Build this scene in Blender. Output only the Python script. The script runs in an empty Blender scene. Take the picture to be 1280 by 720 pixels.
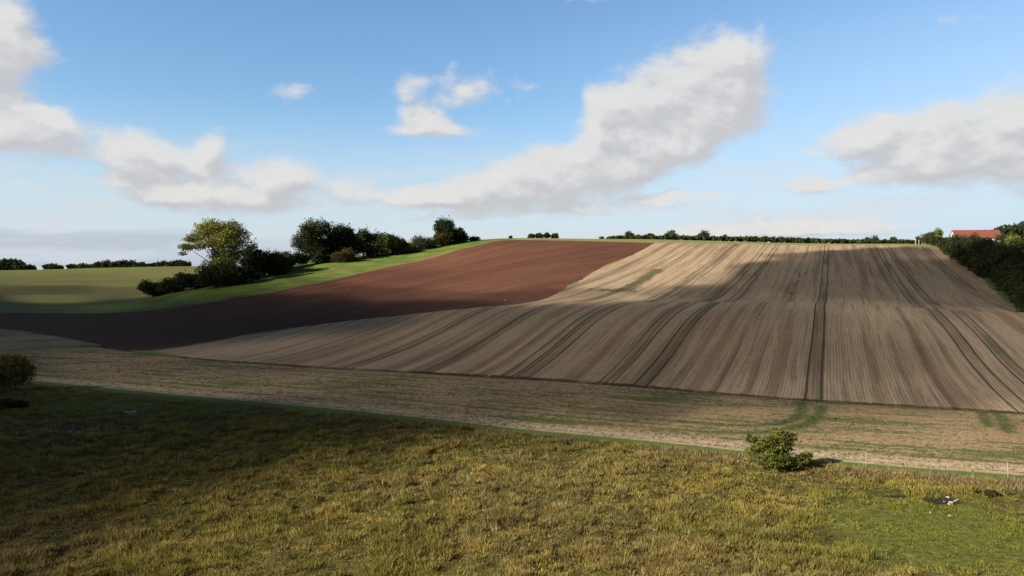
import bpy, math, random
import numpy as np
from mathutils import Vector, Matrix

# ------------------------------------------------------------------ camera
SC = bpy.context.scene
COL = SC.collection
F_PX = 949.0            # focal length in pixels of the 1280 wide photo
HOR = 334.0             # row of the true horizon
CAM_Z = 16.0
PITCH = math.atan((360.0 - HOR) / F_PX)
cam_d = bpy.data.cameras.new('camera')
cam = bpy.data.objects.new('camera', cam_d); COL.objects.link(cam)
cam_d.sensor_width = 36.0
cam_d.lens = 36.0 * F_PX / 1280.0
cam_d.clip_start = 0.5; cam_d.clip_end = 20000
cam.location = (0, 0, CAM_Z)
cam.rotation_euler = (math.pi / 2 - PITCH, 0, 0)
SC.camera = cam

# ------------------------------------------------------------------ sun
SUN_EL = math.radians(27)
_h = Vector((-0.90, -0.44)).normalized()
TO_SUN = Vector((_h.x * math.cos(SUN_EL), _h.y * math.cos(SUN_EL), math.sin(SUN_EL)))
sun_d = bpy.data.lights.new('sun', 'SUN')
sun_d.energy = 5.0; sun_d.angle = math.radians(0.53); sun_d.color = (1.0, 0.93, 0.82)
sun = bpy.data.objects.new('sun', sun_d); COL.objects.link(sun)
sun.rotation_euler = (-TO_SUN).to_track_quat('-Z', 'Y').to_euler()
sun.location = (0, 0, 200)
SC.view_settings.view_transform = 'Standard'
SC.view_settings.look = 'None'
SC.view_settings.gamma = 1.0
SC.view_settings.exposure = 0.62


# ------------------------------------------------------------------ node mini language
class G:
    def __init__(s, nt): s.nt = nt
    def node(s, t, **kw):
        n = s.nt.nodes.new(t)
        for k, v in kw.items(): setattr(n, k, v)
        return n
    def put(s, sock, v):
        if isinstance(v, S): s.nt.links.new(v.o, sock)
        elif v is not None: sock.default_value = v
    def m(s, op, *a, clamp=False):
        n = s.node('ShaderNodeMath', operation=op); n.use_clamp = clamp
        for i, v in enumerate(a): s.put(n.inputs[i], v)
        return S(s, n.outputs[0])
    def vm(s, op, *a):
        n = s.node('ShaderNodeVectorMath', operation=op)
        for i, v in enumerate(a): s.put(n.inputs[i], v)
        return S(s, n.outputs['Value'] if op in ('DOT_PRODUCT', 'LENGTH') else n.outputs[0])
    def xyz(s, x, y, z=0.0):
        n = s.node('ShaderNodeCombineXYZ')
        for i, v in enumerate((x, y, z)): s.put(n.inputs[i], v)
        return S(s, n.outputs[0])
    def sep(s, v):
        n = s.node('ShaderNodeSeparateXYZ'); s.put(n.inputs[0], v)
        return [S(s, o) for o in n.outputs]
    def noise(s, vec, scale=1.0, detail=3.0, rough=0.5, dim='3D', out='Fac', dist=0.0):
        n = s.node('ShaderNodeTexNoise', noise_dimensions=dim)
        s.put(n.inputs['Vector'], vec)
        n.inputs['Scale'].default_value = scale; n.inputs['Detail'].default_value = detail
        n.inputs['Roughness'].default_value = rough; n.inputs['Distortion'].default_value = dist
        return S(s, n.outputs[out])
    def ss(s, v, a, b, lo=0.0, hi=1.0):
        n = s.node('ShaderNodeMapRange', interpolation_type='SMOOTHSTEP')
        s.put(n.inputs[0], v); n.inputs[1].default_value = a; n.inputs[2].default_value = b
        n.inputs[3].default_value = lo; n.inputs[4].default_value = hi
        return S(s, n.outputs[0])
    def mix(s, f, a, b, mode='MIX'):
        n = s.node('ShaderNodeMix', data_type='RGBA', blend_type=mode)
        s.put(n.inputs[0], f)
        for k, v in ((6, a), (7, b)):
            if isinstance(v, tuple) and len(v) == 3: v = v + (1.0,)
            s.put(n.inputs[k], v)
        return S(s, n.outputs[2])
    def attr(s, name, out='Fac'):
        n = s.node('ShaderNodeAttribute'); n.attribute_name = name
        return S(s, n.outputs[out])
    def pos(s): return S(s, s.node('ShaderNodeNewGeometry').outputs['Position'])


class S:
    def __init__(s, g, o): s.g = g; s.o = o
    def __add__(s, b): return s.g.m('ADD', s, b)
    def __radd__(s, b): return s.g.m('ADD', b, s)
    def __sub__(s, b): return s.g.m('SUBTRACT', s, b)
    def __rsub__(s, b): return s.g.m('SUBTRACT', b, s)
    def __mul__(s, b): return s.g.m('MULTIPLY', s, b)
    def __rmul__(s, b): return s.g.m('MULTIPLY', b, s)
    def __truediv__(s, b): return s.g.m('DIVIDE', s, b)
    def abs(s): return s.g.m('ABSOLUTE', s)
    def max(s, b): return s.g.m('MAXIMUM', s, b)
    def min(s, b): return s.g.m('MINIMUM', s, b)
    def clamp(s): return s.g.m('ADD', s, 0.0, clamp=True)


def px_dir(px, py):
    u = (px - 640.0) / F_PX; v = (360.0 - py) / F_PX
    c, s = math.cos(PITCH), math.sin(PITCH)
    return np.array((u, c + v * s, -s + v * c))


# ------------------------------------------------------------------ world: sky with cumulus
W = bpy.data.worlds.new('World'); SC.world = W; W.use_nodes = True
nt = W.node_tree; nt.nodes.clear(); g = G(nt)
# (px, py, rx, ry, tilt deg, weight): where each cloud lobe stands in the sky
LOBES = [
 (12, 50, 52, 42, 0, 1.0), (-30, 60, 60, 55, 0, 1.0), (60, 158, 52, 28, 0, 1.0), (-5, 165, 60, 28, 0, 1.0), (95, 190, 30, 9, 0, .42),
 (160, 188, 46, 32, 5, 1.0), (210, 200, 62, 22, -4, 1.0), (262, 188, 20, 22, 0, .85),
 (215, 246, 56, 18, 0, .9), (348, 220, 58, 27, 0, 1.1), (285, 246, 110, 21, -3, 1.0),
 (520, 250, 50, 14, 0, .7), (370, 113, 56, 17, 0, .58), (592, 114, 60, 26, 0, .70), (520, 110, 34, 22, 0, .5), (510, 102, 18, 22, 0, .45),
 (532, 148, 38, 22, 0, .85), (545, 160, 62, 11, 0, .8), (490, 214, 32, 9, 0, .48), (610,188,40,8,0,.35),
 (540, 246, 60, 17, 0, .85), (605, 236, 84, 24, 10, .95), (660, 228, 90, 34, 12, .9), (745, 208, 90, 42, 15, .95), (690, 190, 60, 20, 5, .5),
 (785, 150, 52, 44, 10, .95), (825, 175, 66, 34, 10, .9), (850, 112, 74, 52, 20, 1.0), (918, 88, 52, 50, 15, 1.0), (900, 140, 66, 40, 5, .95),
 (790, 205, 60, 26, 20, .6), (950, 38, 12, 14, 0, .45),
 (436, 240, 40, 24, 0, .75), (766, 132, 34, 36, 0, .9), (740, 122, 18, 16, 0, .6), (865, 195, 50, 20, 10, .6), (1060,262,70,6,0,.5), (930,262,60,5,0,.4), (560, 275, 120, 6, 0, .4), (690, 262, 120, 9, 4, .55), (300, 160, 40, 8, 0, .42), (450, 75, 26, 7, 0, .42), (655, 110, 30, 12, 0, .42), (560, 85, 16, 12, 0, .45),
 (850, 248, 82, 12, 2, .8), (738, 268, 30, 9, 0, .65), (1012, 229, 46, 11, 0, .8),
 (1085, 172, 66, 28, 0, .85), (1175, 180, 95, 44, 4, 1.0), (1275, 165, 80, 50, 8, .95), (1120, 212, 90, 15, 3, .75), (1020, 188, 50, 12, 0, .5), (1340, 190, 90, 50, 0, .9),
 (1207, 24, 36, 8, -5, .55), (1183, 48, 16, 6, 0, .42), (1097, 38, 12, 6, 0, .42),
 (25, 232, 46, 10, -12, .5), (168, 54, 14, 10, 0, .38), (735, 2, 80, 7, 0, .42),
 (1010, 286, 140, 13, 0, 1.0), (880, 289, 90, 9, 0, .9), (1110, 270, 60, 5, 0, .35),
]
geo = g.node('ShaderNodeTexCoord')
D = S(g, geo.outputs['Generated'])
dx, dy, dz = g.sep(D)
U = g.m('ARCTAN2', dx, dy) * F_PX          # azimuth and height of the direction, in units of 1/949 rad
V = g.m('ARCSINE', dz) * F_PX

def uv_of(px, py):
    d = px_dir(px, py); d = d / np.linalg.norm(d)
    return math.atan2(d[0], d[1]) * F_PX, math.asin(d[2]) * F_PX

def cloud_field(u, v, chain=None):
    P3 = g.xyz(u * 0.01, v * 0.016, 0.0)
    w1 = g.noise(P3, 1.15, 2.0, 0.5, out='Color')
    wx, wy, _ = g.sep(w1)
    uu = u + (wx - 0.5) * 34.0
    vv = v + (wy - 0.5) * 22.0
    tot = None; link_ = chain
    for (px, py, rx, ry, tilt, a) in LOBES:
        cu, cv = uv_of(px, py)
        k = 1.0 / (1.0 + ((px - 640) / F_PX) ** 2)
        mp = g.node('ShaderNodeMapping', vector_type='TEXTURE')
        # the third axis carries a vanishing share of the running sum, so the lobes are evaluated one after another
        g.put(mp.inputs[0], g.xyz(uu, vv, 0.0 if link_ is None else link_ * 1e-5))
        mp.inputs[1].default_value = (cu, cv, 0)
        mp.inputs[2].default_value = (0, 0, math.radians(tilt))
        mp.inputs[3].default_value = (rx * max(k, .8) * 1.05, ry * 1.05, 1)
        q = g.vm('DOT_PRODUCT', S(g, mp.outputs[0]), S(g, mp.outputs[0]))
        e = g.m('EXPONENT', q * -1.0) * a
        tot = e if tot is None else tot.max(e) + tot.min(e) * 0.45
        link_ = tot
    n1 = g.noise(P3, 2.4, 7.0, 0.56)
    n2 = g.noise(P3, 6.5, 4.0, 0.5)
    return tot.min(1.15) + (n1 - 0.5) * 1.05 + (n2 - 0.5) * 0.22

d0 = cloud_field(U, V)
d1 = cloud_field(U - 9.0, V + 17.0, d0)
alpha = g.ss(d0, 0.33, 0.92)
lit = g.ss(d0 - d1, -0.26, 0.34)
sky = g.node('ShaderNodeTexSky', sky_type='NISHITA')
sky.sun_disc = False; sky.sun_elevation = SUN_EL
sky.sun_rotation = math.atan2(TO_SUN.x, TO_SUN.y)
sky.altitude = 50; sky.air_density = 1.0; sky.dust_density = 0.6; sky.ozone_density = 1.5
skyc = S(g, sky.outputs[0])
SKY_S = 0.10
K = 0.90 / SKY_S
def rad(r, gg, b): return (r * K, gg * K, b * K, 1.0)
# pale moist air low over the land
low = g.ss(V, 10.0, 210.0, 0.85, 0.0)
base = g.mix(1.0, skyc, (0.84, 1.03, 1.16, 1.0), 'MULTIPLY')
vP = g.xyz(U * 0.004, V * 0.03, 3.0)
strat = g.noise(vP, 1.6, 5.0, 0.55)
base = g.mix(low, base, rad(0.47, 0.52, 0.58))
right = g.ss(U, -100.0, 620.0) * g.ss(V, 380.0, 120.0)
base = g.mix(right * 0.50, base, rad(0.42, 0.51, 0.62))
# thin grey blue layer over the left horizon, streaky
bank = g.ss(V + (strat - 0.5) * 26.0, 30.0, 46.0, 1.0, 0.0) * g.ss(U, -190.0, -330.0)
base = g.mix(bank * 0.75, base, rad(0.34, 0.39, 0.46))
veil = g.ss(strat, 0.44, 0.66) * g.ss(V, 190.0, 40.0)
base = g.mix(veil * 0.65, base, rad(0.50, 0.52, 0.56))
cgrey = g.mix(g.ss(V, 30.0, 260.0), rad(0.405, 0.41, 0.43), rad(0.42, 0.42, 0.43))
cwhite = g.mix(g.ss(V, 20.0, 150.0), rad(0.585, 0.58, 0.56), rad(0.575, 0.57, 0.555))
nb = g.noise(g.xyz(U * 0.01, V * 0.016, 7.0), 3.2, 4.0, 0.55)
ccol = g.mix((lit * 0.85 + (nb - 0.5) * 0.5).clamp(), cgrey, cwhite)
full = g.mix(alpha * 0.95, base, ccol)
# unseen sky overhead and behind the camera, darkened to hold down the ambient light
over = g.ss(dz, 0.42, 0.62).max(g.ss(dy, 0.45, 0.10) * g.ss(dz, -0.02, 0.12))
nover = g.noise(D, 2.0, 4.0, 0.5)
full = g.mix(over * 0.95, full, g.mix(nover, rad(0.022, 0.025, 0.031), rad(0.045, 0.049, 0.056)))
bg = g.node('ShaderNodeBackground'); g.put(bg.inputs[0], full); bg.inputs[1].default_value = SKY_S
wo = g.node('ShaderNodeOutputWorld'); nt.links.new(bg.outputs[0], wo.inputs[0])
W.cycles.sampling_method = 'MANUAL'; W.cycles.sample_map_resolution = 512


# ------------------------------------------------------------------ numeric helpers
RNG = np.random.default_rng(7)
def _hash(ix, iy, seed):
    h = (ix.astype(np.int64) * 374761393 + iy.astype(np.int64) * 668265263 + seed * 974634777) & 0xFFFFFFFF
    h = ((h ^ (h >> 13)) * 1274126177) & 0xFFFFFFFF
    return ((h ^ (h >> 16)) & 0xFFFF) / 65535.0
def vnoise(x, y, seed=0):
    x = np.asarray(x, float); y = np.asarray(y, float)
    ix = np.floor(x); iy = np.floor(y); fx = x - ix; fy = y - iy
    fx = fx * fx * (3 - 2 * fx); fy = fy * fy * (3 - 2 * fy)
    a = _hash(ix, iy, seed); b = _hash(ix + 1, iy, seed); c = _hash(ix, iy + 1, seed); d = _hash(ix + 1, iy + 1, seed)
    return (a * (1 - fx) + b * fx) * (1 - fy) + (c * (1 - fx) + d * fx) * fy
def fbm(x, y, seed=0, oct=4):
    t = 0; a = 0.5
    for i in range(oct):
        t = t + a * vnoise(x * 2 ** i, y * 2 ** i, seed + i); a *= 0.5
    return t / (1 - 0.5 ** oct)
def sstep(x, a, b):
    t = np.clip((x - a) / (b - a), 0, 1); return t * t * (3 - 2 * t)
def pchip(xk, yk, x):
    xk = np.array(xk, float); yk = np.array(yk, float); h = np.diff(xk); dl = np.diff(yk) / h
    m = np.zeros_like(yk); m[0] = dl[0]; m[-1] = dl[-1]
    for i in range(1, len(xk) - 1):
        if dl[i - 1] * dl[i] > 0:
            w1 = 2 * h[i] + h[i - 1]; w2 = h[i] + 2 * h[i - 1]
            m[i] = (w1 + w2) / (w1 / dl[i - 1] + w2 / dl[i])
    i = np.clip(np.searchsorted(xk, x) - 1, 0, len(xk) - 2)
    t = np.clip((x - xk[i]) / h[i], 0, 1)
    return ((2*t**3 - 3*t**2 + 1) * yk[i] + (t**3 - 2*t**2 + t) * h[i] * m[i] + (-2*t**3 + 3*t**2) * yk[i+1] + (t**3 - t**2) * h[i] * m[i+1])

# ------------------------------------------------------------------ terrain: height profiles going away from the camera
def zz(Y, py): return CAM_Z + Y * (HOR - py) / F_PX
def prof(zeros, pts, tail):
    a = [(0, 0.0)] + [(y, 0.0) for y in zeros] + [(Y, zz(Y, py)) for Y, py in pts] + tail
    return [p[0] for p in a], [p[1] for p in a]
PROFILES = {
 -500: prof([60, 120, 190], [(260, 389), (420, 362), (700, 340)], [(1100, 3), (1500, -3)]),
 0:    prof([60, 120, 185], [(250, 389.5), (420, 361), (700, 338)], [(1100, 3), (1500, -3)]),
 160:  prof([60, 120, 142], [(238, 388), (270, 379), (430, 356), (700, 334)], [(1100, 3), (1500, -3)]),
 265:  prof([60, 120, 152], [(240, 374), (285, 356), (430, 345), (700, 332.5)], [(1100, 3), (1500, -3)]),
 400:  prof([60, 112], [(172, 405), (265, 353), (330, 327), (350, 325)], [(430, 17), (700, 8), (1500, -3)]),
 520:  prof([60, 104], [(172, 391), (315, 327), (350, 312), (372, 309)], [(440, 24), (800, 8), (1500, -3)]),
 640:  prof([60, 99], [(172, 380), (182, 377), (240, 346), (300, 320), (352, 301), (372, 297.5)], [(430, 28), (800, 12), (1500, -3)]),
 800:  prof([60, 95], [(150, 388), (170, 377), (183, 378), (196, 374), (240, 352), (300, 325), (358, 303), (380, 299)], [(430, 29), (800, 16), (1500, -3)]),
 1030: prof([60, 89], [(150, 391), (168, 377.5), (182, 380), (196, 376), (240, 352), (300, 327), (360, 308.5), (385, 304.5)], [(430, 27), (800, 16), (1500, -3)]),
 1150: prof([60, 86], [(145, 400), (165, 385), (179, 387), (192, 382), (240, 355), (300, 330), (350, 312), (380, 304.5)], [(430, 27.5), (700, 18), (900, 22), (1200, 16), (1500, -3)]),
 1280: prof([60, 81], [(140, 410), (160, 391), (174, 392), (190, 385), (240, 362), (300, 340), (355, 322)], [(420, 23), (600, 26), (900, 52), (1200, 58), (1500, -3)]),
 1800: prof([60, 75], [(140, 420), (165, 401), (200, 390), (240, 372), (300, 350), (355, 330)], [(420, 20), (600, 28), (900, 70), (1200, 74), (1500, -3)]),
}
_pk = np.array(sorted(PROFILES), float)
_py = np.linspace(0, 1500, 1001)
_zt = np.array([pchip(PROFILES[int(k)][0], PROFILES[int(k)][1], _py) for k in _pk])
_px = np.linspace(-500, 1800, 461)
_Z = np.array([pchip(_pk, _zt[:, j], _px) for j in range(len(_py))]).T      # [px, Y]
def _smooth(a, n, ax):
    k = np.exp(-0.5 * (np.arange(-3 * n, 3 * n + 1) / n) ** 2); k /= k.sum()
    p = np.pad(a, [(3 * n, 3 * n) if i == ax else (0, 0) for i in range(2)], mode='edge')
    return np.apply_along_axis(lambda r: np.convolve(r, k, 'valid'), ax, p)
_Z = _smooth(_Z, 5, 0); _Z = _smooth(_Z, 2, 1)
def height(x, y):
    x = np.asarray(x, float); y = np.asarray(y, float)
    px = 640 + F_PX * x / np.maximum(y, 20.0)
    a = np.clip((px + 500) / 5.0, 0, 459.999); b = np.clip(y / 1.5, 0, 999.999)
    i = a.astype(int); j = b.astype(int); fa = a - i; fb = b - j
    z = (_Z[i, j] * (1 - fa) + _Z[i + 1, j] * fa) * (1 - fb) + (_Z[i, j + 1] * (1 - fa) + _Z[i + 1, j + 1] * fa) * fb
    fade = sstep(y, 60, 140) * (1 - sstep(y, 1200, 1450))
    return z + (fbm(x / 22.0, y / 22.0, 3) - 0.5) * 0.22 * fade
def hz(x, y): return float(height(np.array([x]), np.array([y]))[0])
def ground_at(px, py, ymin=18.0):
    """world point where the sight line through that photo pixel meets the land"""
    d = px_dir(px, py); ys = np.geomspace(ymin, 1400, 6000)
    t = ys / d[1]; zr = CAM_Z + d[2] * t; xs = d[0] * t
    hit = np.nonzero(zr <= height(xs, ys))[0]
    k = hit[0] if len(hit) else len(ys) - 1
    return float(xs[k]), float(ys[k]), hz(xs[k], ys[k])
def at(px, Y):
    x = (px - 640) / F_PX * Y
    return x, Y, hz(x, Y)
def pl(pts): return [ground_at(*p)[:2] for p in pts]

def seg_dist(x, y, poly, closed=False):
    P = np.array(poly, float); Q = np.roll(P, -1, 0) if closed else P[1:]
    A = P if closed else P[:-1]
    best = np.full(x.shape, 1e9)
    for a, b in zip(A, Q):
        d = b - a; L = max(d @ d, 1e-9)
        t = np.clip(((x - a[0]) * d[0] + (y - a[1]) * d[1]) / L, 0, 1)
        best = np.minimum(best, np.hypot(x - a[0] - t * d[0], y - a[1] - t * d[1]))
    return best
def inside(x, y, poly):
    P = np.array(poly, float); c = np.zeros(x.shape, bool)
    for (x0, y0), (x1, y1) in zip(P, np.roll(P, -1, 0)):
        if y0 == y1: continue
        m = ((y0 > y) != (y1 > y)) & (x < (x1 - x0) * (y - y0) / (y1 - y0) + x0)
        c ^= m
    return c
def sdist(x, y, poly):      # positive inside
    d = seg_dist(x, y, poly, True); return np.where(inside(x, y, poly), d, -d)
def smooth_line(pts, n=8):
    P = np.array(pts, float); out = []
    for i in range(len(P) - 1):
        p0 = P[max(i - 1, 0)]; p1 = P[i]; p2 = P[i + 1]; p3 = P[min(i + 2, len(P) - 1)]
        for t in np.linspace(0, 1, n, endpoint=False):
            out.append(0.5 * (2*p1 + (p2-p0)*t + (2*p0-5*p1+4*p2-p3)*t*t + (3*p1-p0-3*p2+p3)*t**3))
    out.append(P[-1]); return [tuple(p) for p in out]

L_MEADOW = smooth_line(pl([(-420, 470), (-150, 470), (20, 478), (89, 484), (220, 497), (400, 514), (520, 526), (640, 540), (750, 551), (860, 562), (1027, 580), (1150, 591), (1280, 601), (1500, 618), (1800, 640)]))
L_FURROW = smooth_line(pl([(60, 424), (226, 446), (400, 459), (520, 465), (649, 472), (782, 481), (860, 488), (1015, 500), (1150, 508), (1280, 516), (1500, 530), (1800, 548)]))
top_brown = pl([(-700, 396), (-300, 394), (0, 391), (140, 391), (230, 382), (320, 369), (380, 357), (440, 344), (500, 331), (560, 316), (600, 306), (618, 301)])
right_brown = pl([(820, 303.5), (812, 307), (800, 314), (775, 325), (750, 335), (722, 352), (706, 361), (690, 370), (665, 377.5), (640, 381), (560, 388), (480, 396), (400, 405.5), (300, 420), (190, 439)])
bot_brown = pl([(170, 439), (130, 432), (90, 424), (0, 411), (-150, 400), (-700, 399)])
POLY_BROWN = smooth_line(top_brown, 4) + smooth_line(right_brown, 4) + smooth_line(bot_brown, 3)
cr = [at(840, 363)[:2], at(940, 368)[:2], at(1030, 371)[:2], at(1100, 369)[:2], at(1160, 362)[:2]]
edge_r = [(cr[-1][0] + 5, cr[-1][1] - 3), at(1215, 300)[:2], at(1262, 200)[:2], at(1310, 150)[:2], at(1500, 100)[:2], at(1900, 75)[:2]]
POLY_STUBBLE = smooth_line(right_brown[:12], 4)[:-1] + right_brown[12:] + L_FURROW[8:] + smooth_line(edge_r, 4)[::-1] + smooth_line(cr, 4)[::-1]
POLY_HEAD = [(-700, 262)] + [p for p in bot_brown[::-1]] + L_FURROW[8:] + [(120, 40)] + [(p[0], p[1] - 6) for p in L_MEADOW[::-1]]

# ------------------------------------------------------------------ shared materials
def new_mat(name):
    m = bpy.data.materials.new(name); m.use_nodes = True
    m.node_tree.nodes.clear(); return m, G(m.node_tree)
def finish(m, g, col, rough=0.9, bump=None, bstr=0.5, bdist=0.1, spec=0.2, transl=0.0):
    p = g.node('ShaderNodeBsdfPrincipled')
    if isinstance(col, tuple) and len(col) == 3: col = col + (1.0,)
    g.put(p.inputs['Base Color'], col)
    g.put(p.inputs['Roughness'], rough); p.inputs['Specular IOR Level'].default_value = spec
    if bump is not None:
        b = g.node('ShaderNodeBump'); b.inputs['Strength'].default_value = bstr; b.inputs['Distance'].default_value = bdist
        g.put(b.inputs['Height'], bump); m.node_tree.links.new(b.outputs[0], p.inputs['Normal'])
    out = g.node('ShaderNodeOutputMaterial'); sh = p.outputs[0]
    if transl:
        t = g.node('ShaderNodeBsdfTranslucent'); g.put(t.inputs[0], col)
        mx = g.node('ShaderNodeMixShader'); mx.inputs[0].default_value = transl
        m.node_tree.links.new(sh, mx.inputs[1]); m.node_tree.links.new(t.outputs[0], mx.inputs[2]); sh = mx.outputs[0]
    m.node_tree.links.new(sh, out.inputs[0]); return m

SL = 0.42      # drilling direction: dx/dy of the tractor lines
def track_coord(g):
    P = g.pos(); x, y, z = g.sep(P)
    return P, x, y, z, x - y * SL, y + x * SL

def track_s(px, py):
    x, y, _ = ground_at(px, py); return x - SL * y

# stubble -----------------------------------------------------------
def mat_stubble():
    m, g = new_mat('stubble'); P, x, y, z, s0, t = track_coord(g)
    wob = g.noise(g.xyz(x * 0.02, y * 0.02), 1.0, 2.0, 0.5)
    wob2 = g.noise(g.xyz(x * 0.12, y * 0.05), 1.0, 2.0, 0.5)
    s = s0 + (wob - 0.5) * 1.0 + (wob2 - 0.5) * 0.16
    big = g.noise(g.xyz(x * 0.02, y * 0.02, 5.0), 1.0, 4.0, 0.55)
    rows = g.noise(g.xyz(s * 2.6, t * 0.05), 1.0, 3.0, 0.7)
    rows2 = g.noise(g.xyz(s * 1.0, t * 0.014), 1.0, 4.0, 0.65)
    bands = g.noise(g.xyz(s * 0.30, t * 0.006, 2.0), 1.0, 2.0, 0.5)
    cross = g.noise(g.xyz(s * 0.35, t * 1.4, 9.0), 1.0, 3.0, 0.6)
    grain = g.noise(P, 5.0, 4.0, 0.7)
    tan = g.mix(g.ss(big, 0.3, 0.7), (0.53, 0.37, 0.225), (0.60, 0.455, 0.28))
    soil = (0.20, 0.105, 0.064)
    col = g.mix(g.ss(bands, 0.49, 0.62) * 0.52, tan, soil)
    col = g.mix(g.ss(rows2, 0.52, 0.68) * 0.50, col, (0.15, 0.088, 0.05))
    col = g.mix(g.ss(rows2, 0.45, 0.30) * 0.35, col, (0.62, 0.51, 0.32))
    col = g.mix(g.ss(rows, 0.48, 0.64) * 0.42, col, soil)
    col = g.mix(g.ss(cross, 0.5, 0.72) * 0.28, col, (0.62, 0.52, 0.34))
    col = g.mix(g.ss(grain, 0.50, 0.68) * 0.30, col, (0.13, 0.085, 0.05))
    col = g.mix(g.ss(grain, 0.45, 0.30) * 0.30, col, (0.66, 0.55, 0.36))
    drill = g.m('SINE', s * (6.2832 / 0.46)) * 0.5 + 0.5
    col = g.mix(g.ss(drill + (g.noise(g.xyz(s * 1.2, t * 0.35, 11.0), 1.0, 3.0, 0.6) - 0.5) * 1.6, 0.45, 0.95) * 0.42, col, (0.20, 0.135, 0.085))
    # wheel tracks in pairs, greener where weeds follow them
    weed_n = g.noise(g.xyz(s * 0.5, t * 0.018, 4.0), 1.0, 3.0, 0.55)
    PAIRS = [track_s(p, q) for p, q in ((500, 437), (590, 437), (700, 437), (838, 437), (1022, 437), (1212, 441))]
    PAIRS += [track_s(p, 345) for p in (1135, 1195, 925, 865)]
    tr = None
    for si in PAIRS:
        d = ((s - si).abs() - 0.98).abs()
        w = g.ss(d, 0.06, 0.27, 1.0, 0.0)
        tr = w if tr is None else tr.max(w)
    inner = None
    for si in PAIRS:
        w = g.ss((s - si).abs(), 0.9, 1.5, 1.0, 0.0)
        inner = w if inner is None else inner.max(w)
    fade = g.noise(g.xyz(s * 0.2, t * 0.02, 6.0), 1.0, 2.0, 0.5)
    col = g.mix(inner * 0.12, col, (0.20, 0.15, 0.08))
    col = g.mix(tr * g.ss(fade, 0.25, 0.55, 0.45, 0.88), col, (0.078, 0.058, 0.034))
    col = g.mix(inner * g.ss(weed_n, 0.46, 0.66) * 0.6, col, (0.085, 0.10, 0.038))
    # single lines of other passes
    SING = [track_s(p, q) for p, q in ((1118, 437), (1150, 437), (1180, 437), (920, 437), (953, 437), (1245, 437), (760, 437), (650, 437), (545, 437))]
    sg = None
    for si in SING:
        w = g.ss((s - si).abs(), 0.25, 0.75, 1.0, 0.0)
        sg = w if sg is None else sg.max(w)
    col = g.mix(sg * g.ss(fade, 0.35, 0.60) * 0.45, col, (0.12, 0.07, 0.045))
    # weeds
    wd = g.attr('weed')
    wn = g.noise(g.xyz(s * 0.5, t * 0.12, 1.0), 1.0, 4.0, 0.6)
    col = g.mix(g.ss(wd + (wn - 0.5) * 1.5, 0.45, 0.85) * 0.75, col, (0.085, 0.085, 0.03))
    col = g.mix(g.ss(wn, 0.62, 0.74) * 0.35, col, (0.10, 0.11, 0.035))
    # dark furrow along the edge of the field
    df = g.attr('dF'); fn = g.noise(P, 1.2, 4.0, 0.6)
    fw = g.ss(df + (fn - 0.5) * 1.7, 0.5, 1.1, 1.0, 0.0)
    col = g.mix(fw * g.ss(g.noise(P, .12, 3., .6), .3, .6, .45, .95), col, (0.065, 0.036, 0.024))
    # grassy top margin
    dt = g.attr('dT')
    col = g.mix(g.ss(dt + (fn - 0.5) * 3.0, 1.0, 4.0, 1.0, 0.0) * 0.8, col, (0.30, 0.27, 0.10))
    h = rows * 0.5 + grain * 0.8 - tr * 1.2 - fw * 1.5
    return finish(m, g, col, 0.95, h, 0.55, 0.12, spec=0.1)

def mat_soil():
    m, g = new_mat('ploughed_soil'); P, x, y, z, s0, t0 = track_coord(g)
    # worked along the long side of the field
    a = math.radians(0); q = x * 0.80 - y * 0.60 + (g.noise(g.xyz(x * .01, y * .01), 1., 2., .5) - 0.5) * 14.0
    r = x * 0.60 + y * 0.80
    l1 = g.noise(g.xyz(q * 0.9, r * 0.02), 1.0, 3.0, 0.6)
    l2 = g.noise(g.xyz(q * 0.16, r * 0.008, 3.0), 1.0, 3.0, 0.5)
    big = g.noise(g.xyz(x * 0.012, y * 0.012), 1.0, 4.0, 0.5)
    gr = g.noise(P, 2.2, 5.0, 0.7)
    col = g.mix(g.ss(big, 0.3, 0.7), (0.155, 0.066, 0.038), (0.205, 0.092, 0.053))
    col = g.mix(g.ss(l2, 0.4, 0.65) * 0.45, col, (0.105, 0.040, 0.026))
    col = g.mix(g.ss(l1, 0.54, 0.68) * 0.55, col, (0.26, 0.13, 0.08))
    col = g.mix(g.ss(l1, 0.45, 0.32) * 0.35, col, (0.09, 0.035, 0.023))
    col = g.mix(g.ss(gr, 0.48, 0.68) * 0.5, col, (0.075, 0.030, 0.020))
    clod = g.noise(P, 0.8, 5.0, 0.75)
    col = g.mix(g.ss(clod, 0.55, 0.70) * 0.35, col, (0.27, 0.14, 0.09))
    low_shade = g.ss(z + (big - 0.5) * 6.0 + (clod - 0.5) * 2.0, 1.0, 7.0, 1.0, 0.0)     # shade over the low ground, painted into the soil colour
    col = g.mix(low_shade * 0.55, col, (0.055, 0.030, 0.021))
    return finish(m, g, col, 0.97, gr * 0.6 + clod * 0.8 + l1 * 0.8, 0.9, 0.35, spec=0.08)

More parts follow.
